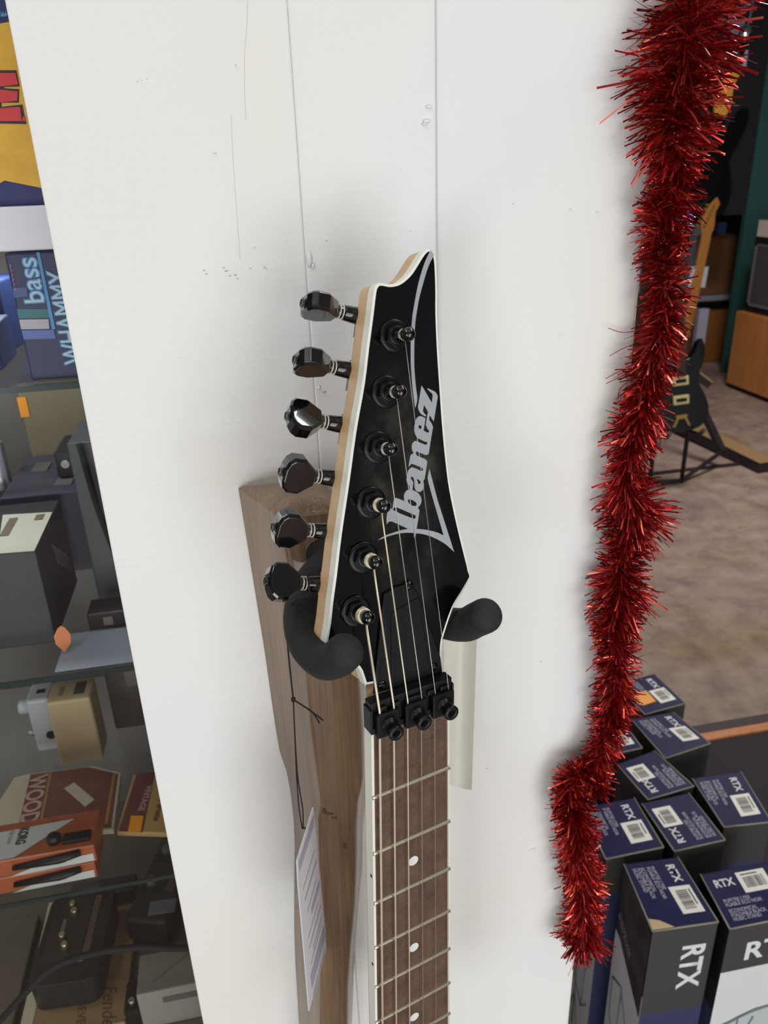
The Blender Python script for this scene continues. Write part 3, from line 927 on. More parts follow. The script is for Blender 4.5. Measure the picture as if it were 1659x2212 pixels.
def garland(pts, per, y0):
    P3 = []
    for (x, y, r) in pts:
        P3.append((at(x, y, y=y0), r * 0.47 / F))
    cs = spline([p for p, r in P3], 12)
    rr = spline([V((r, 0, 0)) for p, r in P3], 12)
    wire.tube([GO @ p for p in cs], 0.0006, 6)
    ph = 0.0
    for i in range(len(cs) - 1):
        a, b = cs[i], cs[i + 1]
        t = (b - a).normalized()
        n1 = t.orthogonal().normalized()
        n2 = t.cross(n1)
        sweep = 0.35 * noise.noise(a * 22) * 2
        cnt = max(1, int(per * (b - a).length * 1000))
        for k in range(cnt):
            f = random.random()
            c = a.lerp(b, f) + V((random.gauss(0, 1), random.gauss(0, 1), 0)) * 0.0016
            ang = random.uniform(0, 2 * PI)
            # clumps: lengths and lean follow a noise along the wire and around it
            lump = noise.noise(V((c.x * 60 + 2 * math.cos(ang), c.z * 60, 2 * math.sin(ang))))
            ln_ = rr[i].x * (0.94 + 0.5 * lump) * random.uniform(0.75, 1.12)
            d = (n1 * math.cos(ang) + n2 * math.sin(ang) + t * (sweep + 0.55 * noise.noise(V((c.z * 45, ang, 3))) + random.uniform(-0.42, 0.42))).normalized()
            side = d.cross(V((random.uniform(-1, 1), random.uniform(-1, 1), random.uniform(-1, 1)))).normalized()
            wd = random.uniform(0.00032, 0.00060)
            droop = V((0, 0, -1)) * ln_ * random.uniform(0.0, 0.28) + side * ln_ * random.uniform(-0.15, 0.15)
            prev = None
            tw = random.uniform(-0.9, 0.9)
            u_ = random.random()
            kind_ = 1 if u_ < 0.16 + 0.2 * max(lump, 0) else (2 if u_ > 0.68 else 0)  # bulging clumps get more of the painted highlight colour
            for s in range(4):
                u = s / 3
                p = c + d * ln_ * u + droop * u * u
                if p.x < PX1 + 0.0015 and p.y > PY - 0.003:      # lie flat against the pillar instead of entering it
                    p.y = PY - 0.003 - 0.0006 * random.random()
                sd = (side + d.cross(side) * tw * u).normalized() * wd
                q = (foil.bm.verts.new(GO @ (p - sd)), foil.bm.verts.new(GO @ (p + sd)))
                if prev:
                    fc = foil.bm.faces.new((prev[0], prev[1], q[1], q[0]))
                    fc.material_index = kind_
                prev = q


garland(TP, 19, YTN)
garland(TP2, 20, YTN - 0.002)
for pts in ([(1376, 715), (1344, 718), (1314, 709)], [(1371, 742), (1341, 755), (1317, 769)], [(1366, 794), (1335, 804), (1308, 818)], [(1366, 804), (1338, 815), (1309, 829)], [(1360, 821), (1341, 838), (1335, 853)], [(1352, 838), (1338, 850), (1333, 862)]):
    pp = [at(x, y, y=PY - 0.0035) for x, y in [(p.x, p.y) for p in spline([(a, b, 0) for a, b in pts], 5)]]
    foil.tube([GO @ p for p in pp], 0.00022, 5)
foil.build('foil_strands', [M_TINSEL, M_TINSEL2, M_TINSEL3], ga, weld=False)['kind'] = 'stuff'
wire.build('twisted_wire', mat('wire_silver', (190, 186, 180), 0.3, metal=0.9), ga)

# ------------------------------------------------------------------ music stand boxes standing on a low dark plinth
PLZ = 0.10
M_NAVY = mat('box_navy', (10, 13, 72), 0.45, spec=0.1)
M_NAVY2 = mat('box_blue_band', (52, 58, 92), 0.5)
M_CHAR = mat('box_charcoal', (62, 62, 60), 0.5)
M_BOXW = mat('box_white', (218, 219, 222), 0.5)
M_BOXK = mat('box_black', (24, 24, 30), 0.5)
M_LABEL = mat('label_white', (240, 239, 232), 0.5)
M_BAR = mat('bar_black', (40, 40, 42), 0.5)
M_PRW = mat('print_white', (222, 224, 228), 0.5)
M_PRG = mat('print_grey', (150, 153, 172), 0.5)
M_DRAW = mat('drawing_grey', (112, 124, 126), 0.6)
M_KRAFT = mat('torn_cardboard', (206, 184, 146), 0.8)
M_WORN = mat('worn_edge', (142, 138, 124), 0.7)
plinth = tag(MB().box((0.335, 0.46, 0.0), (2.3, 1.44, PLZ)).build('display_plinth', speckled('dark_plinth_cover', (34, 30, 38), (42, 38, 46), 300, 0.8), None, 0.003),
             'low dark plinth under the boxes of music stands, edged with orange wood', 'plinth')
MB().box((0.335, 1.44, 0.0), (2.3, 1.468, PLZ + 0.004)).build('wood_edging', wood('orange_wood', (160, 92, 40), (190, 114, 54), (206, 132, 70), (6, 120, 120), 0.4, 0.2), plinth, 0.002)
MB().box((0.335, 1.468, 0.0), (2.3, 1.515, PLZ - 0.01)).build('shadow_gap_strip', mat('gap_shadow_dark', (48, 36, 36), 0.6), plinth, 0.002)  # solid dark strip standing in for the shadowed gap behind the edging


def stand_box(quad, rot, label, ztop=0.6, zbot=PLZ, front='narrow', sticker=False, torn=False, logo=False):
    """quad: plan corners back-left, back-right, front-right, front-left"""
    bl, br, fr_, fl_ = [V((p[0], p[1], 0)) for p in quad]
    c = (bl + br + fr_ + fl_) / 4
    root = MB()
    o3 = V((c.x, c.y, zbot))
    H_ = ztop - zbot
    pl = [bl - c, br - c, fr_ - c, fl_ - c]
    up = lambda p, z: V((p.x, p.y, z))
    B_, C_, D_, A_ = pl                      # B back-left, C back-right, D front-right, A front-left

    def wall(p, q, cuts, mats):
        zs = [0] + cuts + [H_]
        for k in range(len(zs) - 1):
            root.face([up(p, zs[k]), up(q, zs[k]), up(q, zs[k + 1]), up(p, zs[k + 1])], mats[k])
    if front == 'narrow':
        wall(A_, D_, [H_ - (0.165 if logo else 0.075)], [1, 2])
        wall(B_, A_, [H_ - 0.13], [3, 4])
        wall(D_, C_, [H_ - 0.13], [3, 4])
    else:
        wall(A_, D_, [H_ - 0.085], [3, 2])
        wall(B_, A_, [H_ - 0.165], [1, 4])
        wall(D_, C_, [H_ - 0.165], [1, 4])
    wall(C_, B_, [H_ - 0.165], [1, 4])
    root.face([up(p, H_) for p in (A_, D_, C_, B_)], 0)
    root.face([up(p, 0) for p in pl], 4)
    o = root.build('music_stand_box', [M_NAVY, M_NAVY2, M_CHAR, M_BOXW, M_BOXK], None, 0.0012, 2, loc=o3)
    tag(o, label, 'box', 'music stand boxes on the plinth')
    # worn flap edges round the lid
    ed = MB()
    for p, q in ((A_, D_), (B_, A_), (D_, C_)):
        ed.tube([up(p, H_ - 0.0006) * 1.0, up(q, H_ - 0.0006)], 0.0012, 6)
    ed.build('worn_lid_edge', M_WORN, o)
    # printing frame on the lid: X along the reading direction
    fr = {0: (B_, C_, A_), -90: (C_, D_, B_), 90: (A_, B_, D_)}[rot]
    org, X, Y = up(fr[2], H_ + 0.0004), fr[1] - fr[0], fr[0] - fr[2]
    L, W_ = X.length, Y.length
    T = basis(org, X.normalized(), Y.normalized(), V((0, 0, 1)))
    lb = MB()
    lx0, lx1, ly0, ly1 = 0.44 * L, 0.84 * L, 0.52 * W_, 0.90 * W_
    lb.face([T @ V((x, y, 0)) for x, y in ((lx0, ly0), (lx1, ly0), (lx1, ly1), (lx0, ly1))], 0)
    x = lx0 + 0.16 * (lx1 - lx0)
    rnd = random.Random(5)
    while x < lx1 - 0.16 * (lx1 - lx0):
        wd = rnd.choice((0.0006, 0.0010, 0.0016))
        lb.face([T @ V((xx, yy, 0.0002)) for xx, yy in ((x, ly0 + 0.16 * W_ * 0.5), (x + wd, ly0 + 0.16 * W_ * 0.5), (x + wd, ly1 - 0.10 * W_), (x, ly1 - 0.10 * W_))], 1)
        x += wd + rnd.choice((0.0007, 0.0012))
    lb.face([T @ V((xx, yy, 0.0002)) for xx, yy in ((lx0 + 0.006, ly1 - 0.0055), (lx1 - 0.012, ly1 - 0.0055), (lx1 - 0.012, ly1 - 0.0035), (lx0 + 0.006, ly1 - 0.0035))], 1)
    lb.build('barcode_label', [M_LABEL, M_BAR], o)
    text_mesh('RTX', 'lid_logo', 0.0165, M_PRW, o, T @ Matrix.Translation((0.10 * L, 0.70 * W_, 0)), 0.0005, 0.92)
    text_mesh('PUPITRE LYRE\nPLIABLE ECO NOIR', 'lid_text', 0.0072, M_PRG, o, T @ Matrix.Translation((0.10 * L, 0.42 * W_, 0)), 0.0002, 0.86)
    text_mesh('ECONOMICAL\nFOLDABLE BLACK\nMUSIC STAND', 'lid_text', 0.0072, M_PRG, o, T @ Matrix.Translation((0.10 * L, 0.24 * W_, 0)), 0.0002, 0.86)
    # front print
    if front == 'narrow':
        wv = (D_ - A_)
        T2 = basis(up(A_ + wv * 0.52, H_ - 0.035) + V((0, -0.0006, 0)), V((0, 0, -1)), wv.normalized(), V((0, -1, 0)))
        if logo:
            text_mesh('RTX', 'side_logo', 0.044, M_PRW, o, T2, 0.0012, 1.0)
        # wide left side: dark photograph at the top, drawing of the stand below
        sv = (A_ - B_)
        T3 = basis(up(B_, 0), sv.normalized(), V((0, 0, 1)), V((-1, 0, 0)))
        S_ = sv.length
        ph = MB()
        ph.face([T3 @ V((x * S_, z, 0.0005)) for x, z in ((0.02, H_ - 0.12), (0.98, H_ - 0.175), (0.98, H_ - 0.004), (0.02, H_ - 0.004))])
        ph.build('dark_photo', speckled('photo_brown', (44, 38, 42), (72, 66, 70), 30, 0.5, 0.0), o)
        text_mesh('PUPITRE LYRE\nMUSIC STAND', 'side_text', 0.011, M_PRG, o, T3 @ Matrix.Translation((0.08 * S_, H_ - 0.088, 0.001)) @ Matrix.Rotation(-0.5, 4, 'Z'), 0.0002, 0.8)
        dr = MB()
        for pts in ([(0.10, -0.22), (0.40, -0.20), (0.75, -0.26)], [(0.10, -0.22), (0.14, -0.30), (0.70, -0.36)], [(0.75, -0.26), (0.70, -0.36), (0.90, -0.33)], [(0.42, -0.20), (0.45, -0.44)], [(0.2, -0.44), (0.45, -0.36), (0.7, -0.44)]):
            dr.tube([T3 @ V((x * S_, H_ + z, 0.0008)) for x, z in pts], 0.0012, 5)
        dr.build('stand_drawing', M_DRAW, o)
    else:
        wv = (D_ - A_)
        T2 = basis(up(A_, 0) + V((0, -0.0006, 0)), wv.normalized(), V((0, 0, 1)), V((0, -1, 0)))
        text_mesh('RTX', 'side_logo', 0.046, M_PRW, o, T2 @ Matrix.Translation((wv.length * 0.26, H_ - 0.066, 0)), 0.0012, 1.0)
        dr = MB()
        Wd = wv.length
        for pts in ([(0.05, -0.20), (0.30, -0.19), (0.38, -0.185)], [(0.38, -0.185), (0.62, -0.175), (0.95, -0.172)], [(0.05, -0.20), (0.08, -0.25), (0.40, -0.25), (0.95, -0.235)], [(0.38, -0.185), (0.40, -0.25)],
                    [(0.42, -0.25), (0.52, -0.42)], [(0.60, -0.19), (0.45, -0.245)], [(0.05, -0.21), (0.35, -0.24)], [(0.2, -0.44), (0.52, -0.36), (0.85, -0.44)]):
            dr.tube([T2 @ V((x * Wd, H_ + z, 0.0008)) for x, z in pts], 0.0014, 5)
        dr.face([T2 @ V((x * Wd, H_ + z, 0.0004)) for x, z in ((0.05, -0.20), (0.38, -0.186), (0.40, -0.25), (0.08, -0.25))], 1)
        dr.face([T2 @ V((x * Wd, H_ + z, 0.0004)) for x, z in ((0.38, -0.186), (0.95, -0.172), (0.95, -0.235), (0.40, -0.25))], 1)
        dr.build('stand_drawing', [M_DRAW, mat('drawing_pale', (184, 196, 196), 0.6)], o)
    if sticker:
        MB().prism([(0.40 * L, 0.10 * W_), (0.72 * L, 0.06 * W_), (0.78 * L, 0.14 * W_), (0.76 * L, 0.46 * W_), (0.42 * L, 0.48 * W_)], 0.0003, 0.0007, T).build('orange_sticker', mat('sticker_orange', (250, 160, 20), 0.5), o)
    if torn:
        tb = MB()
        tb.face([up(p, H_ + 0.0009) for p in (A_ + V((0.0005, 0.0005, 0)), A_ + (D_ - A_) * 0.34 + V((0, 0.0006, 0)), A_ + (D_ - A_) * 0.16 + (B_ - A_) * 0.12, A_ + (B_ - A_) * 0.16 + V((0.0008, 0, 0)))])
        tb.build('torn_corner', M_KRAFT, o)
    return o


def q4(*px):
    return [tuple(at(x, y, z=0.6)[:2]) for x, y in px]


def para(three):
    """fourth (back-left) corner from back-right, front-right, front-left"""
    br, fr_, fl_ = three
    return [(br[0] + fl_[0] - fr_[0], br[1] + fl_[1] - fr_[1]), br, fr_, fl_]


stand_box(q4((1347.6, 1866), (1464, 1851), (1551.5, 1991), (1410, 2011)), -90, 'blue RTX music stand box with a torn front corner, nearest of the group', torn=True, logo=True)
p8 = q4((1512.7, 1888), (1576.7, 2006))
stand_box([p8[0], (p8[0][0] + 0.107, p8[0][1] - 0.002), (p8[1][0] + 0.107, p8[1][1] - 0.002), p8[1]], 0, 'RTX music stand box showing its wide white front with a stand drawing', front='wide')
stand_box(para(q4((1369.5, 1723), (1433.6, 1829.6), (1309, 1855))), -90, 'RTX music stand box half covered by the tinsel, behind the one with the torn corner')
stand_box(q4((1386, 1735), (1487.5, 1713), (1566.6, 1814), (1457, 1838)), 90, 'RTX music stand box in the middle of the group, lid print upside down')
stand_box(q4((1495, 1681), (1600, 1666), (1666, 1775), (1564, 1785.8)), -90, 'RTX music stand box at the right edge of the photo, beside the dark plinth top')
stand_box(q4((1332.5, 1651), (1413, 1620.7), (1499, 1698), (1400, 1726.8)), 90, 'RTX music stand box with upside down lid print, next row behind the middle box')
stand_box(q4((1363, 1553), (1454, 1538), (1534.6, 1605.5), (1437, 1637.5)), -90, 'RTX music stand box in front of the one with the orange sticker')
p1 = q4((1413, 1455.6), (1480.7, 1519), (1393, 1543))
stand_box(para(p1), -90, 'farthest RTX music stand box, with an orange price sticker on its lid', sticker=True)
stand_box([(0.530, 1.010), (0.604, 1.012), (0.604, 0.936), (0.530, 0.932)], -90, 'grey shaded RTX music stand box almost hidden between tinsel and its neighbours')

# ------------------------------------------------------------------ glass display case left of the pillar
CY = 0.545
cs = thing('display_case', 'glass fronted display case with glass shelves standing behind the left of the pillar', 'display case', (-0.4, 0.7, 0))
CO = Matrix.Translation((0.4, -0.7, 0))
X0, X1 = -0.95, -0.055
Z1, Z2, Z3, ZB = 1.379, 1.147, 0.917, 0.70
M_CASEW = mat('case_white', (206, 210, 218), 0.4)
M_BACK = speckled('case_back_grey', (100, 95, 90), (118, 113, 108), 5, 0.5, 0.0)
MB().box((X0, CY - 0.012, 1.466), (X1, 0.93, 1.4915), CO).build('top_board', M_CASEW, cs, 0.001)
MB().box((X0, 0.90, 0.0), (X1, 0.93, 1.466), CO).build('back_panel', M_BACK, cs)
MB().box((X0 - 0.02, CY - 0.012, 0.0), (X0, 0.93, 1.4915), CO).build('side_panel', M_CASEW, cs)
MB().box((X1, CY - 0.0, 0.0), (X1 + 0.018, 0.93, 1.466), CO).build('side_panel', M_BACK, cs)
MB().box((X0, CY - 0.012, 0.0), (X1, 0.90, ZB), CO).build('base_cabinet', speckled('base_grey', (96, 90, 80), (112, 106, 96), 6, 0.6, 0.0), cs)
for zz in (Z1, Z2, Z3):
    s = MB().box((X0, CY + 0.006, zz - 0.0045), (X1, 0.90, zz), CO).build('glass_shelf', M_GLASS, cs)
    MB().box((X0, CY + 0.0045, zz - 0.0045), (X1, CY + 0.006, zz), CO).build('polished_edge', M_GEDGE, s)
MB().box((X0, CY - 0.004, ZB), (X1, CY - 0.001, 1.466), CO).build('front_pane', M_GLASS, cs)

# poster board standing on top of the case: navy with a yellow burst and a red letter
po = V((-0.16, CY, 1.4915))
pm_ = MB().box((-0.42, CY - 0.002, 1.4915), (-0.05, CY + 0.004, 1.78), Matrix.Translation(-po)).build('comic_poster', mat('poster_navy', (30, 34, 92), 0.5), None, loc=po)
tag(pm_, 'navy and yellow comic poster with a red letter E above the glass case', 'poster')


def on_poster(pxs, off, name, m, hole=None):
    q = MB()
    q.flat([[(p.x, p.z) for p in (at(x, y, y=CY - 0.002) - po for x, y in lp)] for lp in pxs], 0, basis(V((0, -0.002 - off, 0)), V((1, 0, 0)), V((0, 0, 1)), V((0, -1, 0))))
    return q.build(name, m, pm_)


on_poster([[(-60, 62), (18, 48), (90, 30), (160, 60), (140, 300), (160, 424), (85, 405), (10, 390), (-10, 402), (-80, 420)]], 0.0004, 'yellow_burst', speckled('poster_yellow', (206, 158, 40), (216, 170, 52), 60, 0.5, 0.0))
on_poster([[(-60, 152), (36, 152), (43, 187), (10, 188), (10, 191), (42, 193), (41, 222), (4, 222), (4, 231), (49, 226), (53, 248), (58, 268), (-60, 266)]], 0.0007, 'letter_outline', mat('ink_black', (28, 24, 34), 0.5))
on_poster([[(-60, 158), (34, 158), (40, 183), (-4, 188), (-4, 193), (39, 198), (38, 218), (-2, 222), (-2, 234), (44, 231), (48, 262), (-60, 262)]], 0.0010, 'letter_E', speckled('poster_red', (192, 40, 48), (200, 58, 62), 60, 0.5, 0.0))
on_poster([[(50, 252), (56, 252), (56, 262), (49, 262)]], 0.0010, 'red_dot', MATS['poster_red'])
q = MB()
for k in range(5):
    q.tube([at(x, y, y=CY - 0.0027) - po for x, y in ((-2 + 3 * k, 36), (1 + 3 * k, 24 + (k % 2) * 8), (3 + 3 * k, 36), (4 + 3 * k, 28))], 0.0003, 5)
q.build('blue_scribble', mat('ink_lightblue', (110, 150, 200), 0.5), pm_)


# --- things on the top shelf
def cbox(name, label, cat, x0, x1, y0, y1, z0, z1, m, rot=0.0, bev=0.0015, group=None):
    c = V(((x0 + x1) / 2, (y0 + y1) / 2, z0))
    mm = Matrix.Rotation(rot, 4, 'Z')
    o = MB().box((x0 - c.x, y0 - c.y, 0), (x1 - c.x, y1 - c.y, z1 - z0), mm).build(name, m, None, bev, 2, loc=c)
    return tag(o, label, cat, group)


wy = 0.560
lb_ = at(64, 804, y=wy)
zsh = Z1 + 0.0008
wb_ = cbox('effects_pedal_box', 'dark blue pedal box printed bass WHAMMY on the top glass shelf', 'box', lb_.x, lb_.x + 0.115, wy, wy + 0.08, zsh, 1.4635, mat('whammy_navy', (46, 48, 92), 0.45))
wo = wb_.location


def on_box(pxs, off, name, m, parent, y, org):
    q = MB()
    q.flat([[(p.x, p.z) for p in (at(px_, py_, y=y) - org for px_, py_ in pxs)]], 0, basis(V((0, y - off - org.y, 0)), V((1, 0, 0)), V((0, 0, 1)), V((0, -1, 0))))
    return q.build(name, m, parent)


for nm, col, pts in (('stripe', (86, 98, 152), [(28, 622), (58, 620), (60, 640), (31, 643)]), ('stripe', (62, 122, 128), [(37, 667), (105, 667), (108, 686), (41, 688)]),
                     ('stripe', (190, 184, 196), [(42, 690), (105, 689), (107, 710), (46, 711)]), ('stripe', (100, 118, 184), [(47, 713), (116, 712), (121, 731), (52, 733)])):
    on_box(pts, 0.0006, nm, mat('stripe_%d' % col[0], col, 0.5), wb_, wy, wo)
M_WB = mat('letter_blue', (90, 156, 214), 0.5)
M_WL = mat('letter_pale', (196, 220, 236), 0.5)
kx_ = 0.6 / 1661
for body, px0, py0, size in (('bass', 97, 655, 0.0175), ('WHAMMY', 182, 784, 0.0180)):
    p = at(px0, py0, y=wy) - wo
    for mm_, bold, off in ((M_WB, 0.0008, 0.0008), (M_WL, 0.0, 0.0011)):
        T = basis(V((p.x, wy - off - wo.y, p.z)), V((0, 0, 1)), V((-1, 0, 0)), V((0, -1, 0)))
        text_mesh(body, 'blue_lettering' if mm_ is M_WB else 'pale_lettering', size, mm_, wb_, T, bold, 1.0 if body == 'bass' else 0.74)
on_box([(79, 545), (86, 545), (120, 710), (113, 712)], 0.0008, 'underline', M_WB, wb_, wy, wo)
q = MB()
for k in range(6):
    q.tube([at(20 + 2 * k, 570 + 10 * k, y=wy - 0.0007) - wo, at(24 + 2 * k, 573 + 10 * k, y=wy - 0.0007) - wo, at(22 + 2 * k, 578 + 10 * k, y=wy - 0.0007) - wo], 0.0003, 5)
q.build('pink_signature', mat('print_pink', (200, 150, 190), 0.5), wb_)
a = at(52, 805, y=0.60)
cbox('effects_pedal_box', 'plain blue box left of the bass WHAMMY box on the top glass shelf', 'box', a.x - 0.09, a.x - 0.016, 0.60, 0.66, zsh, zsh + 0.032, mat('plain_blue', (30, 52, 108), 0.5), 0.06)
a = at(0, 640, y=0.68)
cbox('effects_pedal_box', 'blue box lying at the back of the top glass shelf', 'box', a.x - 0.06, a.x + 0.004, 0.68, 0.75, zsh, 1.435, mat('deep_blue', (28, 46, 96), 0.5), -0.08)

# --- second shelf
z2 = Z2 + 0.0008
a, b = at(0, 1193, y=0.60), at(75, 1188, y=0.60)
bt = b.z
bb = cbox('amplifier_box', 'tall black box with a white label on top, on the middle glass shelf', 'box', b.x - 0.16, b.x, 0.60, 0.71, z2, bt, mat('box_soft_black', (50, 53, 56), 0.5), 0.0)
bo_ = bb.location
lq = [at(x, y, z=bt + 0.0006) - bo_ for x, y in ((-6, 1196), (74, 1190), (113, 1106), (6, 1112))]
q = MB()
q.face(lq)
q.build('white_label', mat('label_cream', (214, 216, 202), 0.5), bb)
T = basis(lq[2] + V((-0.0045, -0.004, 0.0004)), (lq[1] - lq[2]).normalized(), V((1, 0, 0)), V((0, 0, 1)))
q = MB()
q.box((0.0, -0.008, 0), (0.012, -0.001, 0.0002), T)
q.box((0.002, -0.030, 0), (0.040, -0.023, 0.0002), T)
q.build('label_print', mat('label_ink', (120, 112, 98), 0.5), bb)
q = MB()
sx = b.x - bo_.x + 0.0006
for k in range(7):
    z = (bt - z2) * (0.78 - 0.05 * k)
    q.tube([V((sx, -0.005 + 0.006 * k, z)), V((sx, 0.001 + 0.006 * k, z - 0.012)), V((sx, -0.001 + 0.006 * k, z - 0.02))], 0.0007, 5)
q.build('worn_script', mat('faint_grey', (78, 80, 82), 0.6), bb)
# open black box and gear behind it
a = at(60, 1060, y=0.74)
M_GEARK = mat('gear_black', (36, 36, 42), 0.45)
g1 = cbox('multi_effects_unit', 'flat purple grey unit lying behind the tall black box', 'audio unit', -0.235, -0.150, 0.735, 0.86, z2, z2 + 0.085, mat('gear_purplegrey', (76, 74, 92), 0.45))
for k, (dx, dy) in enumerate(((-0.02, 0.02), (0.012, -0.03), (0.02, 0.03))):
    MB().box((dx - 0.008, dy - 0.014, 0.085), (dx + 0.008, dy + 0.014, 0.0862)).build('panel_print', mat('panel_grey', (112, 108, 112), 0.5), g1)
kb = thing('pedal', 'small black pedal with two metal jacks, on top of the purple grey unit', 'pedal', (-0.165, 0.80, z2 + 0.0865))
MB().box((-0.022, -0.03, 0), (0.022, 0.03, 0.028)).build('casing', M_GEARK, kb, 0.003)
MB().lathe([(0.008, 0), (0.008, 0.014), (0.006, 0.016)], Matrix.Translation((0.004, 0.012, 0.028)), 20).build('knob', mat('gear_grey', (84, 80, 86), 0.4), kb)
for dx in (-0.012, 0.010):
    MB().lathe([(0.004, 0), (0.004, 0.004)], basis(V((dx, -0.03, 0.016)), V((1, 0, 0)), V((0, 0, 1)), V((0, -1, 0))), 14).build('jack', M_STEEL, kb)
bx = cbox('pedal_box', 'beige cardboard box with an orange sticker, under the top glass shelf', 'box', -0.232, -0.150, 0.865, 0.898, z2, z2 + 0.165, mat('cardboard_beige', (132, 122, 98), 0.7))
MB().box((-0.043, -0.0176, 0.128), (-0.034, -0.0166, 0.150)).build('orange_sticker', mat('sticker_orange', (250, 160, 20), 0.5), bx)
pkg = cbox('blister_pack', 'clear blister pack with a pale card leaning behind the yellow strip', 'package', -0.268, -0.242, 0.80, 0.812, z2, z2 + 0.120, mat('blister_lilac', (150, 144, 160), 0.3))
MB().box((-0.009, -0.012, 0.01), (0.009, -0.0061, 0.085)).build('blister', mat('blister_pale', (176, 172, 180), 0.2), pkg, 0.003)
cbox('strip_box', 'narrow yellowish strip box standing upright on the middle shelf', 'box', -0.262, -0.252, 0.735, 0.748, z2, z2 + 0.155, mat('strip_yellow', (176, 160, 108), 0.5), 0.1)
ub = cbox('rack_unit', 'black unit at the left with a faint pale logo, on the middle shelf', 'audio unit', -0.36, -0.245, 0.722, 0.80, z2, z2 + 0.072, mat('rack_black', (34, 33, 34), 0.45))
MB().box((0.028, -0.0402, 0.02), (0.042, -0.0392, 0.045), Matrix.Rotation(0, 4, 'Y')).build('pale_logo', mat('logo_grey', (150, 132, 122), 0.5), ub)
MB().lathe([(0.002, 0), (0.002, 0.001)], basis(V((0.054, -0.039, 0.062)), V((1, 0, 0)), V((0, 0, 1)), V((0, -1, 0))), 14).build('blue_lamp', mat('lamp_blue', (70, 80, 255), 0.4, emit=1.5), ub)
# grey panel box at the right with a black lead
gp = cbox('speaker_box', 'grey box right of the tall black box, a black lead hanging down its front', 'box', -0.148, -0.066, 0.66, 0.73, z2, z2 + 0.155, mat('panel_slate', (78, 82, 86), 0.5))
ld = MB()
ld.tube(spline([V((-0.137, 0.655, z2 + 0.156)), V((-0.132, 0.652, z2 + 0.10)), V((-0.124, 0.650, z2 + 0.05)), V((-0.118, 0.640, z2 + 0.004)), V((-0.113, 0.60, z2 + 0.003)), V((-0.104, 0.57, z2 + 0.003))], 8), 0.0026, 10)
tag(ld.build('lead', M_CORD), 'black lead running down the front of the grey box on the middle shelf', 'cable')
pk = cbox('accessory_pack', 'flat black pack with pale print lying in front of the grey box', 'package', -0.150, -0.064, 0.612, 0.640, z2, z2 + 0.016, mat('pack_black', (40, 37, 36), 0.4))
for dx in (-0.026, 0.0, 0.024):
    MB().box((dx - 0.004, -0.0146, 0.004), (dx + 0.004, -0.0141, 0.012)).build('pale_print', mat('pack_print', (120, 116, 104), 0.5), pk)
cbox('paper_sheet', 'pale blue grey card lying at the front of the middle glass shelf', 'card', -0.168, -0.066, 0.554, 0.610, z2, z2 + 0.0012, mat('card_bluegrey', (138, 148, 160), 0.5), 0, 0)
pick = MB().prism([(0, -0.012), (0.006, -0.004), (0.0065, 0.003), (0.003, 0.009), (0, 0.011), (-0.003, 0.009), (-0.0065, 0.003), (-0.006, -0.004)], 0, 0.0012, basis(V((0, 0, 0)), V((1, 0, 0)), V((0, 0.25, 0.97)), V((0, -0.97, 0.25))))
pa = at(143, 1408, y=0.585)
tag(pick.build('guitar_pick', mat('pick_orange', (206, 116, 52), 0.4), None, loc=V((pa.x, 0.585, z2 + 0.012))), 'orange pointed plectrum propped beside the tall black box', 'plectrum')

# --- third shelf
z3 = Z3 + 0.0008
M_BEIGE = mat('pedal_beige', (184, 164, 126), 0.4)
bp = thing('pedal', 'plain beige metal pedal on end on the lower glass shelf, beside a white pedal', 'pedal', (-0.2145, 0.745, z3))
MB().box((-0.0225, -0.019, 0), (0.0225, 0.019, 0.084)).build('casing', M_BEIGE, bp, 0.003, 3)
MB().box((0.004, -0.010, 0.0838), (0.015, 0.012, 0.0846)).build('dark_socket', mat('socket_dark', (66, 60, 54), 0.5), bp)
MB().box((-0.012, -0.008, 0.0838), (-0.007, 0.008, 0.0843)).build('faint_print', mat('print_brown', (140, 122, 92), 0.5), bp)
wp = thing('pedal', 'white effects pedal with a round knob at its side, left of the beige pedal', 'pedal', (-0.2545, 0.772, z3))
M_PWHITE = mat('pedal_white', (198, 202, 208), 0.35)
MB().box((-0.0125, -0.017, 0), (0.0125, 0.017, 0.070)).build('casing', M_PWHITE, wp, 0.0035, 3)
S = basis(V((-0.0125, 0, 0.052)), V((0, 1, 0)), V((0, 0, 1)), V((-1, 0, 0)))
MB().lathe([(0.008, 0), (0.008, 0.011), (0.007, 0.0125)], S, 24).build('knob', M_PWHITE, wp)
S = basis(V((-0.0125, 0, 0.016)), V((0, 1, 0)), V((0, 0, 1)), V((-1, 0, 0)))
MB().lathe([(0.0035, 0), (0.0035, 0.008), (0.0025, 0.012)], S, 16).build('foot_switch', M_STEEL, wp)
MB().lathe([(0.0052, 0), (0.0052, 0.001), (0.003, 0.001), (0.003, 0.0004)], basis(V((0.006, -0.017, 0.022)), V((1, 0, 0)), V((0, 0, 1)), V((0, -1, 0))), 18).build('jack_socket', M_BLKSAT, wp)
MB().box((-0.003, -0.004, 0.0698), (0.006, 0.003, 0.0704)).build('dark_slot', M_BLKPL, wp)
M_MAROON = speckled('pack_maroon', (110, 58, 54), (122, 70, 64), 80, 0.4, 0.0)
M_CREAM = mat('pack_cream', (190, 180, 158), 0.4)
M_GOLD = mat('pack_gold', (170, 124, 54), 0.4)
M_PTXT = mat('pack_text', (196, 160, 152), 0.5)


def flatq(pxs, z, name, m, parent, org):
    q = MB()
    q.flat([[tuple((at(x, y, z=z) - org)[:2]) for x, y in pxs]], z - org.z)
    return q.build(name, m, parent)


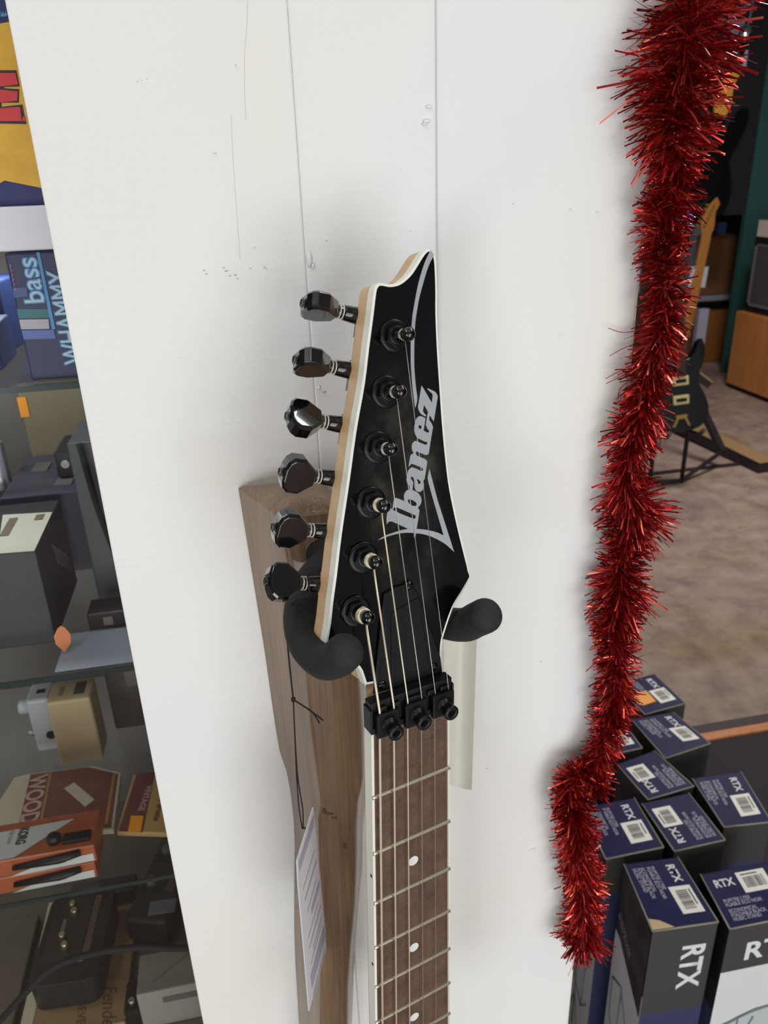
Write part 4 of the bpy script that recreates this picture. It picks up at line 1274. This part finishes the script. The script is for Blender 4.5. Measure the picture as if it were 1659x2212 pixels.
def slab(pxs, z0, z1, name, m, label, cat):
    """flat thing lying on a shelf; outline given where its upper face is seen"""
    ps = [at(x, y, z=z1) for x, y in pxs]
    o = sum(ps, V((0, 0, 0))) / len(ps)
    o.z = z0
    b = MB().prism([(p.x - o.x, p.y - o.y) for p in ps], 0, z1 - z0).build(name, m, None, 0.001, 2, loc=o)
    return tag(b, label, cat), o


zt = z3 + 0.006
wd_, o = slab([(-12, 1745), (30, 1680), (60, 1672), (200, 1654), (262, 1668), (245, 1792), (-20, 1806)], z3, zt, 'string_pack', M_CREAM, 'cream and maroon string pack printed WOOD, lying on the lower glass shelf', 'package')
flatq([(66, 1673), (190, 1657), (255, 1672), (240, 1788), (38, 1792)], zt + 0.0004, 'maroon_panel', M_MAROON, wd_, o)
flatq([(107, 1669), (112, 1668), (88, 1790), (82, 1790)], zt + 0.0007, 'gold_line', M_GOLD, wd_, o)
flatq([(244, 1672), (249, 1673), (232, 1780), (226, 1780)], zt + 0.0007, 'gold_line', M_GOLD, wd_, o)
flatq([(138, 1703), (160, 1690), (204, 1727), (184, 1743)], zt + 0.0009, 'price_label', mat('label_tan', (196, 188, 166), 0.5), wd_, o)
p, q_ = at(72, 1679, z=zt) - o, at(46, 1790, z=zt) - o
dx = (q_ - p).normalized()
text_mesh('WOOD', 'lettering', 0.024, M_PTXT, wd_, basis(V((p.x, p.y, zt - o.z + 0.0009)) - dx.cross(V((0, 0, 1))) * -0.002, dx, V((0, 0, 1)).cross(dx), V((0, 0, 1))), 0.0006, 0.84)
vp, o = slab([(288, 1672), (350, 1668), (372, 1800), (252, 1796)], z3, zt, 'string_pack', mat('pack_tan', (186, 150, 92), 0.45), 'maroon and tan string pack with orange sticker, by the pillar on the lower shelf', 'package')
flatq([(295, 1672), (335, 1668), (308, 1798), (256, 1795)], zt + 0.0004, 'maroon_panel', M_MAROON, vp, o)
flatq([(283, 1762), (310, 1762), (304, 1797), (276, 1797)], zt + 0.0009, 'orange_sticker', mat('sticker_orange', (250, 160, 20), 0.5), vp, o)
p, q_ = at(318, 1698, z=zt) - o, at(296, 1760, z=zt) - o
dx = (q_ - p).normalized()
text_mesh('VINTAGE', 'lettering', 0.0085, M_PTXT, vp, basis(V((p.x, p.y, zt - o.z + 0.0009)), dx, V((0, 0, 1)).cross(dx), V((0, 0, 1))), 0.0002, 1.0)
p, q_ = at(352, 1690, z=zt) - o, at(330, 1780, z=zt) - o
dx = (q_ - p).normalized()
text_mesh('Phosphor Bronze', 'lettering', 0.0085, mat('text_brown', (90, 66, 40), 0.5), vp, basis(V((p.x, p.y, zt - o.z + 0.0009)), dx, V((0, 0, 1)).cross(dx), V((0, 0, 1))), 0.0001, 0.9)
# two orange tuner blister packs stacked in front
M_ORG = speckled('tuner_orange', (150, 76, 44), (162, 86, 52), 60, 0.3, 0.0)
M_SLATE = mat('tuner_white', (190, 190, 186), 0.3)
for i, (zt0, zt1) in enumerate(((z3, z3 + 0.0195), (z3 + 0.0197, z3 + 0.0392))):
    x0, x1, y0, y1 = -0.40, -0.176 + 0.003 * i, 0.561, 0.606
    tk = thing('tuner_pack', ('orange clip tuner pack under the one printed KORG' if i == 0 else 'orange and white tuner pack printed KORG, on top of another one'), 'package', (-0.26, 0.596, zt0), 'tuner packs on the lower shelf')
    TO_ = Matrix.Translation(V((0.26, -0.596, 0)))
    h = zt1 - zt0
    MB().box((x0, y0, 0), (x1, y1, h), TO_).build('carton', M_ORG, tk, 0.0012)
    fp = MB()
    fp.face([TO_ @ V(c) for c in ((x1 - 0.075, y0 - 0.0005, 0.0), (x1 - 0.002, y0 - 0.0005, 0.002), (x1 - 0.002, y0 - 0.0005, h * 0.55), (x1 - 0.050, y0 - 0.0005, h * 0.40))])
    fp.build('white_window', M_SLATE, tk)
    fc_ = MB()
    fc_.tube([TO_ @ V(c) for c in ((x1 - 0.070, y0 - 0.002, h * 0.55), (x1 - 0.03, y0 - 0.003, h * 0.66), (x1 - 0.012, y0 - 0.002, h * 0.80))], [0.0022, 0.0038, 0.003], 10)
    fc_.box((x1 - 0.05, y0 - 0.003, h * 0.42), (x1 - 0.026, y0 - 0.0005, h * 0.72), TO_)
    fc_.build('clip_tuner', M_BLKSAT, tk)
    if i == 1:
        tp = MB()
        tp.face([TO_ @ V(c) for c in ((x0, y0 + 0.002, h + 0.0005), (x1 - 0.068, y0 + 0.001, h + 0.0005), (x1 - 0.022, y1 - 0.008, h + 0.0005), (x0, y1 - 0.014, h + 0.0005))])
        tp.build('white_panel', M_SLATE, tk)
        text_mesh('KORG', 'lettering', 0.0115, mat('ink_soft', (60, 54, 54), 0.5), tk, basis(at(44, 1789, z=zt1 + 0.001) - tk.location, V((0, -1, 0)), V((1, 0, 0)), V((0, 0, 1))), 0.0005, 0.62)
        text_mesh('clip tuner', 'lettering', 0.0065, mat('ink_pinkish', (176, 150, 144), 0.5), tk, basis(at(23, 1793, z=zt1 + 0.001) - tk.location, V((0, -1, 0)), V((1, 0, 0)), V((0, 0, 1))), 0.0001, 0.7)
        MB().lathe([(0.006, 0), (0.006, 0.006), (0.004, 0.008)], TO_ @ Matrix.Translation(V((x1 - 0.036, y0 + 0.013, h))), 18).build('tuner_button', M_BLKSAT, tk)
        MB().box((x1 - 0.028, y0 + 0.006, h), (x1 - 0.004, y0 + 0.017, h + 0.004), TO_).build('tuner_screen', M_BLKPL, tk, 0.001)
# --- base of the case, seen through the lower shelf
zb = ZB + 0.0008
kb_ = cbox('pedal_box', 'brown cardboard pedal box under the black rounded pedal, script lettering on its lid', 'box', -0.292, -0.186, 0.565, 0.735, zb, zb + 0.010, mat('kraft_brown', (150, 122, 82), 0.7))
MB().box((-0.0530, -0.0845, 0.0098), (-0.041, 0.0845, 0.0106)).build('pale_flap', mat('flap_cream', (200, 190, 160), 0.6), kb_)
T = basis(V((0.026, -0.040, 0.0106)), V((0.10, -1, 0)).normalized(), V((1, 0.10, 0)).normalized(), V((0, 0, 1)))
text_mesh('Fender', 'script_lettering', 0.021, mat('script_ink', (92, 66, 38), 0.6), kb_, T, 0.0, 0.9, 0.35)
text_mesh('REVERB', 'lettering', 0.012, mat('script_ink', (92, 66, 38), 0.6), kb_, basis(V((0.002, -0.052, 0.0106)), V((0.10, -1, 0)).normalized(), V((1, 0.10, 0)).normalized(), V((0, 0, 1))), 0.0, 1.0)
fp_ = thing('pedal', 'black pedal with rounded corners and chrome knobs, on the brown cardboard box', 'pedal', (-0.243, 0.650, zb + 0.011))
rp_ = []
for cx_, cy_, a0 in ((0.022, 0.044, 0), (-0.022, 0.044, 90), (-0.022, -0.044, 180), (0.022, -0.044, 270)):
    for k in range(6):
        a = math.radians(a0 + 18 * k)
        rp_.append((cx_ + 0.013 * math.cos(a), cy_ + 0.012 * math.sin(a)))
Tp = Matrix.Rotation(-0.06, 4, 'Z')
MB().prism(rp_, 0, 0.036, Tp).build('casing', mat('pedal_black', (30, 28, 28), 0.4), fp_, 0.005, 3)
MB().box((-0.028, -0.028, 0.0358), (0.012, 0.050, 0.0364), Tp).build('face_plate', mat('plate_brown', (52, 44, 38), 0.3), fp_)
MB().box((0.014, -0.030, 0.0358), (0.021, 0.050, 0.0366), Tp).build('brown_stripe', mat('stripe_tan', (104, 82, 66), 0.5), fp_)
for (x, y) in ((-0.008, 0.036), (-0.004, 0.026), (-0.010, -0.004), (-0.005, -0.016)):
    MB().lathe([(0.0042, 0), (0.0036, 0.009), (0.003, 0.010)], Tp @ Matrix.Translation((x, y, 0.0362)), 16).build('knob', mat('chrome_warm', (206, 186, 150), 0.25, metal=0.9), fp_)
MB().box((-0.016, 0.005, 0.0362), (-0.012, 0.022, 0.0367), Tp).build('print_mark', mat('print_grey2', (120, 112, 104), 0.5), fp_)
MB().box((-0.006, -0.033, 0.0358), (0.016, -0.030, 0.0370), Tp).build('metal_edge', M_STEEL, fp_)
bk = thing('pedal', 'black pedal with a blank grey label on its end, right of the rounded pedal', 'pedal', (-0.150, 0.715, zb))
Tp = Matrix.Rotation(-0.30, 4, 'Z')
MB().box((-0.025, -0.062, 0), (0.025, 0.062, 0.042), Tp).build('casing', mat('pedal_black2', (36, 33, 33), 0.4), bk, 0.004, 3)
MB().box((-0.013, -0.054, 0.0418), (0.017, -0.036, 0.0428), Tp @ Matrix.Rotation(0.25, 4, 'Z')).build('grey_label', mat('label_greyblue', (122, 126, 136), 0.4), bk)
for x, y in ((-0.012, -0.012), (-0.010, 0.034)):
    MB().lathe([(0.0065, 0), (0.0055, 0.008), (0.004, 0.009)], Tp @ Matrix.Translation((x, y, 0.042)), 18).build('knob', mat('knob_clear', (104, 100, 98), 0.25), bk)
MB().lathe([(0.005, 0), (0.004, 0.012), (0.003, 0.014)], Tp @ Matrix.Translation((0.017, 0.010, 0.042)), 16).build('foot_switch', mat('chrome_warm', (206, 186, 150), 0.25, metal=0.9), bk)
MB().box((0.008, -0.022, 0.0418), (0.018, 0.000, 0.0426), Tp).build('brown_print', mat('print_brown2', (92, 74, 66), 0.5), bk)
cbox('pedal_box', 'flat black box on the brown cardboard box, behind the rounded pedal', 'box', -0.262, -0.186, 0.711, 0.734, zb + 0.0105, zb + 0.034, mat('slab_black', (44, 42, 42), 0.4))
wa = cbox('adapter_box', 'grey white box with faint print, by the pillar at the bottom of the case', 'box', -0.168, -0.075, 0.56, 0.605, zb, zb + 0.052, mat('carton_grey', (138, 134, 124), 0.6))
MB().box((-0.022, -0.0231, 0.034), (0.012, -0.0226, 0.042)).build('faint_print', mat('print_slate', (86, 82, 78), 0.5), wa)
tri = MB()
tri.tube([V((-0.03, -0.012, 0.0524)), V((0.006, 0.014, 0.0524)), V((0.02, -0.006, 0.0524))], 0.0007, 5)
tri.build('line_drawing', mat('print_slate', (86, 82, 78), 0.5), wa)
sc2 = thing('small_pedal', 'small glossy black pedal between the brown box and the grey white box', 'pedal', (-0.176, 0.545 + 0.03, zb))
MB().box((-0.008, -0.016, 0), (0.008, 0.020, 0.032)).build('casing', mat('pedal_gloss', (22, 21, 21), 0.15), sc2, 0.004, 3)
MB().lathe([(0.003, 0), (0.003, 0.004)], Matrix.Translation((0, -0.006, 0.032)), 12).build('knob', M_STEEL, sc2)
gp2 = cbox('pedal_box', 'grey flat box left of the brown cardboard box, cut by the photo edge', 'box', -0.40, -0.300, 0.57, 0.72, zb, zb + 0.012, mat('box_taupe', (104, 94, 80), 0.6))
cpts = [at(-60, 2262, y=0.556), at(0, 2205, y=0.556), at(50, 2150, y=0.556), at(115, 2090, y=0.556), at(200, 2060, y=0.556), at(290, 2047, y=0.556), at(360, 2048, y=0.556), at(420, 2050, y=0.556), at(480, 2056, y=0.556)]
cpts = [p + V((0, 0.0, 0.0)) for p in cpts]
tag(MB().tube(spline(cpts, 8), 0.0032, 12).build('cable', M_CORD), 'black cable sagging in a curve across the front of the case, over the pedals', 'cable')
sk = MB().box((-0.05, -0.035, 0), (0.05, 0.035, 0.10)).build('dark_goods_box', speckled('goods_brown', (70, 62, 54), (92, 84, 76), 30, 0.6, 0.0), None, 0.003, loc=V((-0.135, 0.81, z3)))
tag(sk, 'dark brown box in the shade behind the beige pedal on the lower shelf', 'box')
for k, (x, y) in enumerate(((-0.02, 0.07), (0.018, 0.05), (0.03, 0.02))):
    MB().box((x - 0.008, -0.0356, y - 0.012), (x + 0.008, -0.0351, y + 0.012)).build('pale_print', mat('goods_print', (112, 106, 98), 0.5), sk)

# ------------------------------------------------------------------ back of the shop, right of the garland
M_TEAL = mat('teal_paint', (44, 88, 84), 0.6)
struct(MB().box((3.76, 5.38, 0.0), (4.9, 5.42, 3.1)).build('wall_teal', M_TEAL))
M_ORANGE = wood('orange_birch', (168, 106, 52), (190, 124, 66), (204, 140, 80), (40, 40, 3), 0.5, 0.1, 0.05, (8, 8, 1.5))
cab = thing('cabinet', 'low orange wooden cabinet on the floor at the right edge, under the black amplifier', 'cabinet', (3.9, 4.5, 0))
MB().box((-0.37, -0.6, 0.03), (0.4, 0.5, 0.55)).build('carcass', M_ORANGE, cab, 0.006)
MB().box((-0.36, -0.59, 0.0), (0.39, 0.49, 0.03)).build('dark_base', M_BLKPL, cab)
amp = thing('amplifier', 'black amplifier with grey grille and pale card, standing on the orange cabinet', 'amplifier', (3.93, 4.52, 0.552))
MB().box((-0.36, -0.5, 0), (0.3, 0.45, 0.60)).build('casing', mat('amp_black', (20, 20, 24), 0.6), amp, 0.01, 3)
MB().box((-0.368, -0.46, 0.06), (-0.355, 0.40, 0.44)).build('grille', speckled('grille_grey', (66, 60, 62), (78, 72, 74), 200, 0.8, 0.1), amp)
gm = MB()
for a, b in (((-0.372, -0.48, 0.045), (-0.36, 0.42, 0.062)), ((-0.372, -0.48, 0.44), (-0.36, 0.42, 0.452)), ((-0.372, 0.40, 0.045), (-0.36, 0.42, 0.452))):
    gm.box(a, b)
gm.build('grille_piping', mat('piping_grey', (112, 108, 118), 0.5), amp)
MB().box((-0.364, 0.16, 0.50), (-0.36, 0.43, 0.605)).build('pale_card', mat('card_pink', (214, 196, 190), 0.6), amp)
M_BROWNCL = speckled('brown_grille_cloth', (120, 82, 50), (134, 94, 60), 120, 0.8, 0.0)
cmb = thing('amplifier', 'brown grille combo amplifier with a pale frame, stacked left of the teal wall', 'amplifier', (3.80, 5.9, 0.502))
MB().box((-0.22, -0.12, 0.0), (0.22, 0.14, 0.50)).build('casing', mat('combo_tan', (108, 72, 44), 0.6), cmb, 0.01)
MB().box((-0.17, -0.132, 0.05), (0.20, -0.118, 0.47)).build('grille', M_BROWNCL, cmb)
cf = MB()
cf.box((-0.23, -0.136, 0.0), (-0.165, -0.118, 0.50))
cf.box((-0.22, -0.136, 0.0), (0.22, -0.118, 0.04))
cf.build('pale_frame', mat('frame_pale', (150, 152, 172), 0.5), cmb)
oc = thing('cabinet', 'orange speaker cabinet on the floor under the brown grille combo', 'cabinet', (3.80, 5.88, 0.0))
MB().box((-0.26, -0.14, 0.0), (0.25, 0.16, 0.50)).build('carcass', wood('orange_ply', (120, 74, 34), (140, 90, 44), (156, 104, 56), (40, 40, 3), 0.5, 0.1, 0.05, (8, 8, 1.5)), oc, 0.008)
MB().box((-0.20, -0.156, 0.44), (0.25, -0.139, 0.50)).build('black_ledge', M_BLKPL, oc)
br = thing('cabinet', 'dark brown cabinet behind the garland and the amber guitar', 'cabinet', (3.25, 5.75, 0.0))
MB().box((-0.30, -0.1, 0.0), (0.16, 0.2, 1.05)).build('carcass', wood('brown_cabinet', (66, 46, 34), (84, 58, 42), (98, 70, 50), (40, 40, 3), 0.5, 0.1, 0.05, (8, 8, 1.5)), br, 0.01)
p = at(1508, 598, y=4.895)
tag(MB().box((-0.062, 0, -0.07), (0.066, 0.004, 0.066), Matrix.Rotation(0.06, 4, 'Y')).build('price_sheet', mat('sheet_white', (178, 178, 188), 0.7), None, loc=p), 'white sheet hung on the guitar with the amber headstock', 'sheet')
MB().box((-0.18, -0.112, 0.62), (-0.13, -0.100, 1.06)).build('pale_upright', mat('frame_pale', (150, 152, 172), 0.5), br)
p = at(1522, 668, y=4.72)
pl_ = cbox('keyboard_stand', 'pale lilac upright post before the orange speaker cabinet', 'stand', p.x - 0.035, p.x + 0.035, 4.72, 4.76, 0.0, p.z, mat('post_lilac', (136, 138, 158), 0.5))
for i, (x, w_, c, lab) in enumerate(((3.62, 0.07, (170, 186, 192), 'small pale box standing on the brown grille combo'), (3.72, 0.06, (176, 194, 198), 'second small pale box standing on the brown grille combo'), (3.83, 0.07, (70, 84, 140), 'small blue box standing on the brown grille combo'))):
    cbox('pedal_box', lab, 'box', x, x + w_, 5.80, 5.86, 1.0025, 1.0025 + 0.09, mat('tiny_box_%d' % i, c, 0.6))


def guitar_body(name, label, m, loc, scale, rot, neck_m, short=0.0, pickups=True, group=None):
    """double cutaway body, neck and headstock; +z towards the headstock, front to -y"""
    t = thing(name, label, 'guitar', Matrix.Translation(loc) @ rot @ Matrix.Scale(scale, 4), group)
    half_ = [(0.00, 0.0), (0.10, 0.01), (0.15, 0.05), (0.165, 0.11), (0.145, 0.18), (0.115, 0.24), (0.118, 0.30), (0.140, 0.36), (0.150, 0.43), (0.135, 0.475), (0.115, 0.46), (0.085, 0.40), (0.045, 0.375), (0.0, 0.37)]
    out = half_ + [(-x, y + (0.025 if y > 0.4 else 0)) for x, y in half_[-2:0:-1]]
    P = basis(V((0, 0, 0)), V((1, 0, 0)), V((0, 0, 1)), V((0, -1, 0)))
    MB().prism(smooth_poly(out), -0.022, 0.022, P).build('body', m, t, 0.006, 3)
    nm = neck_m if not short else m
    MB().box((-0.027, -0.044, 0.30), (0.027, -0.018, 0.86 - short)).build('neck', nm, t, 0.004)
    hd = MB().prism(smooth_poly([(x, y - short) for x, y in ((-0.026, 0.855), (0.026, 0.855), (0.040, 0.90), (0.030, 0.985), (0.046, 1.03), (0.020, 1.06), (-0.012, 1.02), (-0.046, 0.92))]), 0.018, 0.034, P).build('headstock', neck_m, t, 0.002)
    if not short:
        for k in range(6):
            MB().lathe([(0.006, 0.034), (0.006, 0.046)], P @ Matrix.Translation((-0.028 + 0.0065 * k, 0.905 + 0.022 * k, 0)), 12).build('tuner_post', mat('gold_hardware', (214, 178, 104), 0.3, metal=0.8), hd)
            MB().lathe([(0.007, 0.018), (0.007, 0.030)], P @ Matrix.Translation((-0.062 + 0.0065 * k, 0.905 + 0.022 * k, 0)), 10).build('tuner_button', mat('gold_hardware', (214, 178, 104), 0.3, metal=0.8), hd)
    if pickups:
        for z in (0.17, 0.27):
            o_p = MB().box((-0.045, -0.036, z - 0.024), (0.045, -0.021, z + 0.024)).build('pickup', mat('pickup_cream', (190, 178, 130), 0.5), t, 0.003)
            MB().box((-0.03, -0.0375, z - 0.009), (0.03, -0.036, z + 0.009)).build('pole_bar', M_BLKPL, o_p)
        MB().prism([(-0.035, 0.09), (0.035, 0.09), (0.028, 0.075), (0.05, 0.03), (0.038, 0.03), (0.018, 0.07), (-0.018, 0.07), (-0.038, 0.03), (-0.05, 0.03), (-0.028, 0.075)], 0.02, 0.034, P).build('tailpiece', mat('gold_hardware', (214, 178, 104), 0.3, metal=0.8), t)
    return t


M_GBLK = mat('guitar_black', (14, 13, 14), 0.2, coat=0.4)
M_GNECK = mat('guitar_neck_amber', (160, 108, 50), 0.4)


def put(px_, py_, y, local, scale, rot):
    """position that brings a point of the guitar to where it is seen"""
    return at(px_, py_, y=y) - (rot @ (V(local) * scale))


r1 = Matrix.Rotation(-0.04, 4, 'Y') @ Matrix.Rotation(-0.20, 4, 'X')
l1 = put(1471, 864, 3.3, (0, -0.03, 0.17), 0.92, r1)
g1 = guitar_body('electric_guitar', 'black guitar with cream pickups resting low on the dark metal stand', M_GBLK, l1, 0.92, r1, mat('neck_dark', (52, 36, 28), 0.5))
r2 = Matrix.Rotation(0.16, 4, 'Y') @ Matrix.Rotation(-0.10, 4, 'X')
g2 = guitar_body('electric_guitar', 'guitar with amber headstock and gold tuners before the brown cabinet', mat('guitar_brown', (92, 62, 40), 0.3), put(1542, 425, 4.95, (0.0, -0.03, 1.06), 1.2, r2), 1.2, r2, M_GNECK, pickups=False)
r3 = Matrix.Rotation(0.16, 4, 'Y')
g3 = guitar_body('electric_guitar', 'black guitar hanging high at the back, a golden yellow headstock above it', M_GBLK, put(1592, 140, 4.978, (0.02, -0.03, 0.62), 1.45, r3), 1.45, r3, mat('neck_golden', (206, 150, 62), 0.3), short=0.44, pickups=False)
r4 = Matrix.Rotation(-0.2, 4, 'Y')
g4 = guitar_body('electric_guitar', 'blue guitar far back, seen between the garland and the amber headstock', mat('guitar_blue', (24, 34, 120), 0.2, coat=0.5), put(1474, 462, 4.976, (0, 0, 0.25), 0.46, r4), 0.46, r4, mat('neck_dark', (52, 36, 28), 0.5), pickups=False)
# dark drape behind the hanging guitars
tag(MB().box((2.3, 5.06, 1.19), (3.53, 5.10, 3.1)).build('dark_curtain', mat('curtain_black', (16, 15, 22), 0.9)), 'black curtain behind the hanging guitar at the back of the shop', 'curtain')
p = at(1603, 128, y=5.05)
tag(MB().box((-0.035, 0, -0.05), (0.035, 0.002, 0.05)).build('price_card', mat('card_lilac', (168, 168, 196), 0.6), None, loc=p), 'lilac white price card hanging above the golden headstock', 'card')
p = at(1608, 75, y=5.0)
hk = thing('wall_hook', 'shiny chrome guitar hook near the top right corner', 'hook', p)
MB().lathe([(0.02, -0.05), (0.045, -0.03), (0.05, 0.0), (0.04, 0.035), (0.015, 0.05)], None, 20).build('chrome_knob', mat('bright_chrome', (220, 226, 232), 0.12, metal=1.0), hk)
MB().box((-0.012, -0.012, -0.16), (0.012, 0.012, -0.05)).build('hook_stem', M_BLKSAT, hk)
p = at(1604, 42, y=5.045)
sh = MB()
sh.tube([V((-0.16, 0, -0.02)), V((0.06, 0, 0.10)), V((0.03, 0, -0.10))], 0.008, 8)
sh.box((-0.10, 0.001, -0.09), (0.02, 0.006, 0.0))
tag(sh.build('sheet_holder', mat('holder_lilac', (120, 124, 160), 0.4), None, loc=p), 'pale wire frame holding a sheet, above the chrome hook', 'sign')
# folding metal stand: channel beam on the floor, strut and cross bar
M_BEAMD = mat('beam_dark', (42, 34, 40), 0.5)
M_BEAMT = mat('beam_tan', (150, 122, 86), 0.6)
stn = thing('guitar_stand', 'dark metal stand with a long tan topped beam on the floor, behind the garland', 'stand', (2.66, 3.9, 0))
def beam(parent, a, b, wv, hv, name, m, m2=None):
    a, b = V(a), V(b)
    t = (b - a).normalized()
    s = t.cross(V((0, 0, 1))).normalized()
    u = s.cross(t)
    q = MB()
    c = [a - s * wv - u * hv, a + s * wv - u * hv, a + s * wv + u * hv, a - s * wv + u * hv]
    d = [p + (b - a) for p in c]
    vs = [q.bm.verts.new(p) for p in c + d]
    for i, f in enumerate(((0, 1, 2, 3), (4, 5, 6, 7), (0, 1, 5, 4), (1, 2, 6, 5), (2, 3, 7, 6), (3, 0, 4, 7))):
        q.bm.faces.new([vs[k] for k in f]).material_index = 1 if (i == 4 and m2) else 0
    return q.build(name, [m, m2 or m], parent, 0.003)
so2 = V((2.66, 3.9, 0))
beam(stn, at(1655, 995, z=0.06) - so2 + V((0, -0.02, -0.03)), at(1400, 872, z=0.09) - so2 + V((0, 0, -0.03)), 0.055, 0.03, 'channel_beam', M_BEAMD, M_BEAMT)
s0 = at(1560, 975, z=0.09)
beam(stn, s0 - so2, at(1450, 742, y=s0.y + 0.35) - so2, 0.02, 0.016, 'strut', M_BEAMD)
beam(stn, at(1478, 790, y=4.05) - so2, at(1535, 832, y=3.95) - so2, 0.016, 0.022, 'cross_bar', M_BEAMD, M_BEAMT)
cr = MB()
for dx in (-0.09, 0.09):
    c0 = V((l1.x + dx, l1.y + 0.06, 0.0)) - so2
    cr.tube([c0, c0 + V((0, 0, l1.z - 0.02)), c0 + V((0, -0.10, l1.z - 0.012)), c0 + V((0, -0.13, l1.z + 0.02))], 0.011, 10)
cr.tube([V((l1.x - 0.09, l1.y + 0.06, 0.012)) - so2, V((l1.x + 0.09, l1.y + 0.06, 0.012)) - so2, s0 - so2], 0.011, 10)
cr.build('cradle', M_BEAMD, stn)
beam(stn, at(1380, 1026, z=0.008) - so2, at(1612, 1000, z=0.008) - so2, 0.010, 0.007, 'floor_dark_strip', M_BEAMD)  # thin dark strip lying along the floor
p = at(1466, 582, y=5.637)
tag(MB().box((-0.045, 0, -0.11), (0.045, 0.010, 0.11), Matrix.Rotation(0.15, 4, 'Y')).build('price_card', mat('card_clear', (176, 172, 166), 0.4), None, loc=p), 'pale price card close to the garland, level with the brown cabinet', 'card')
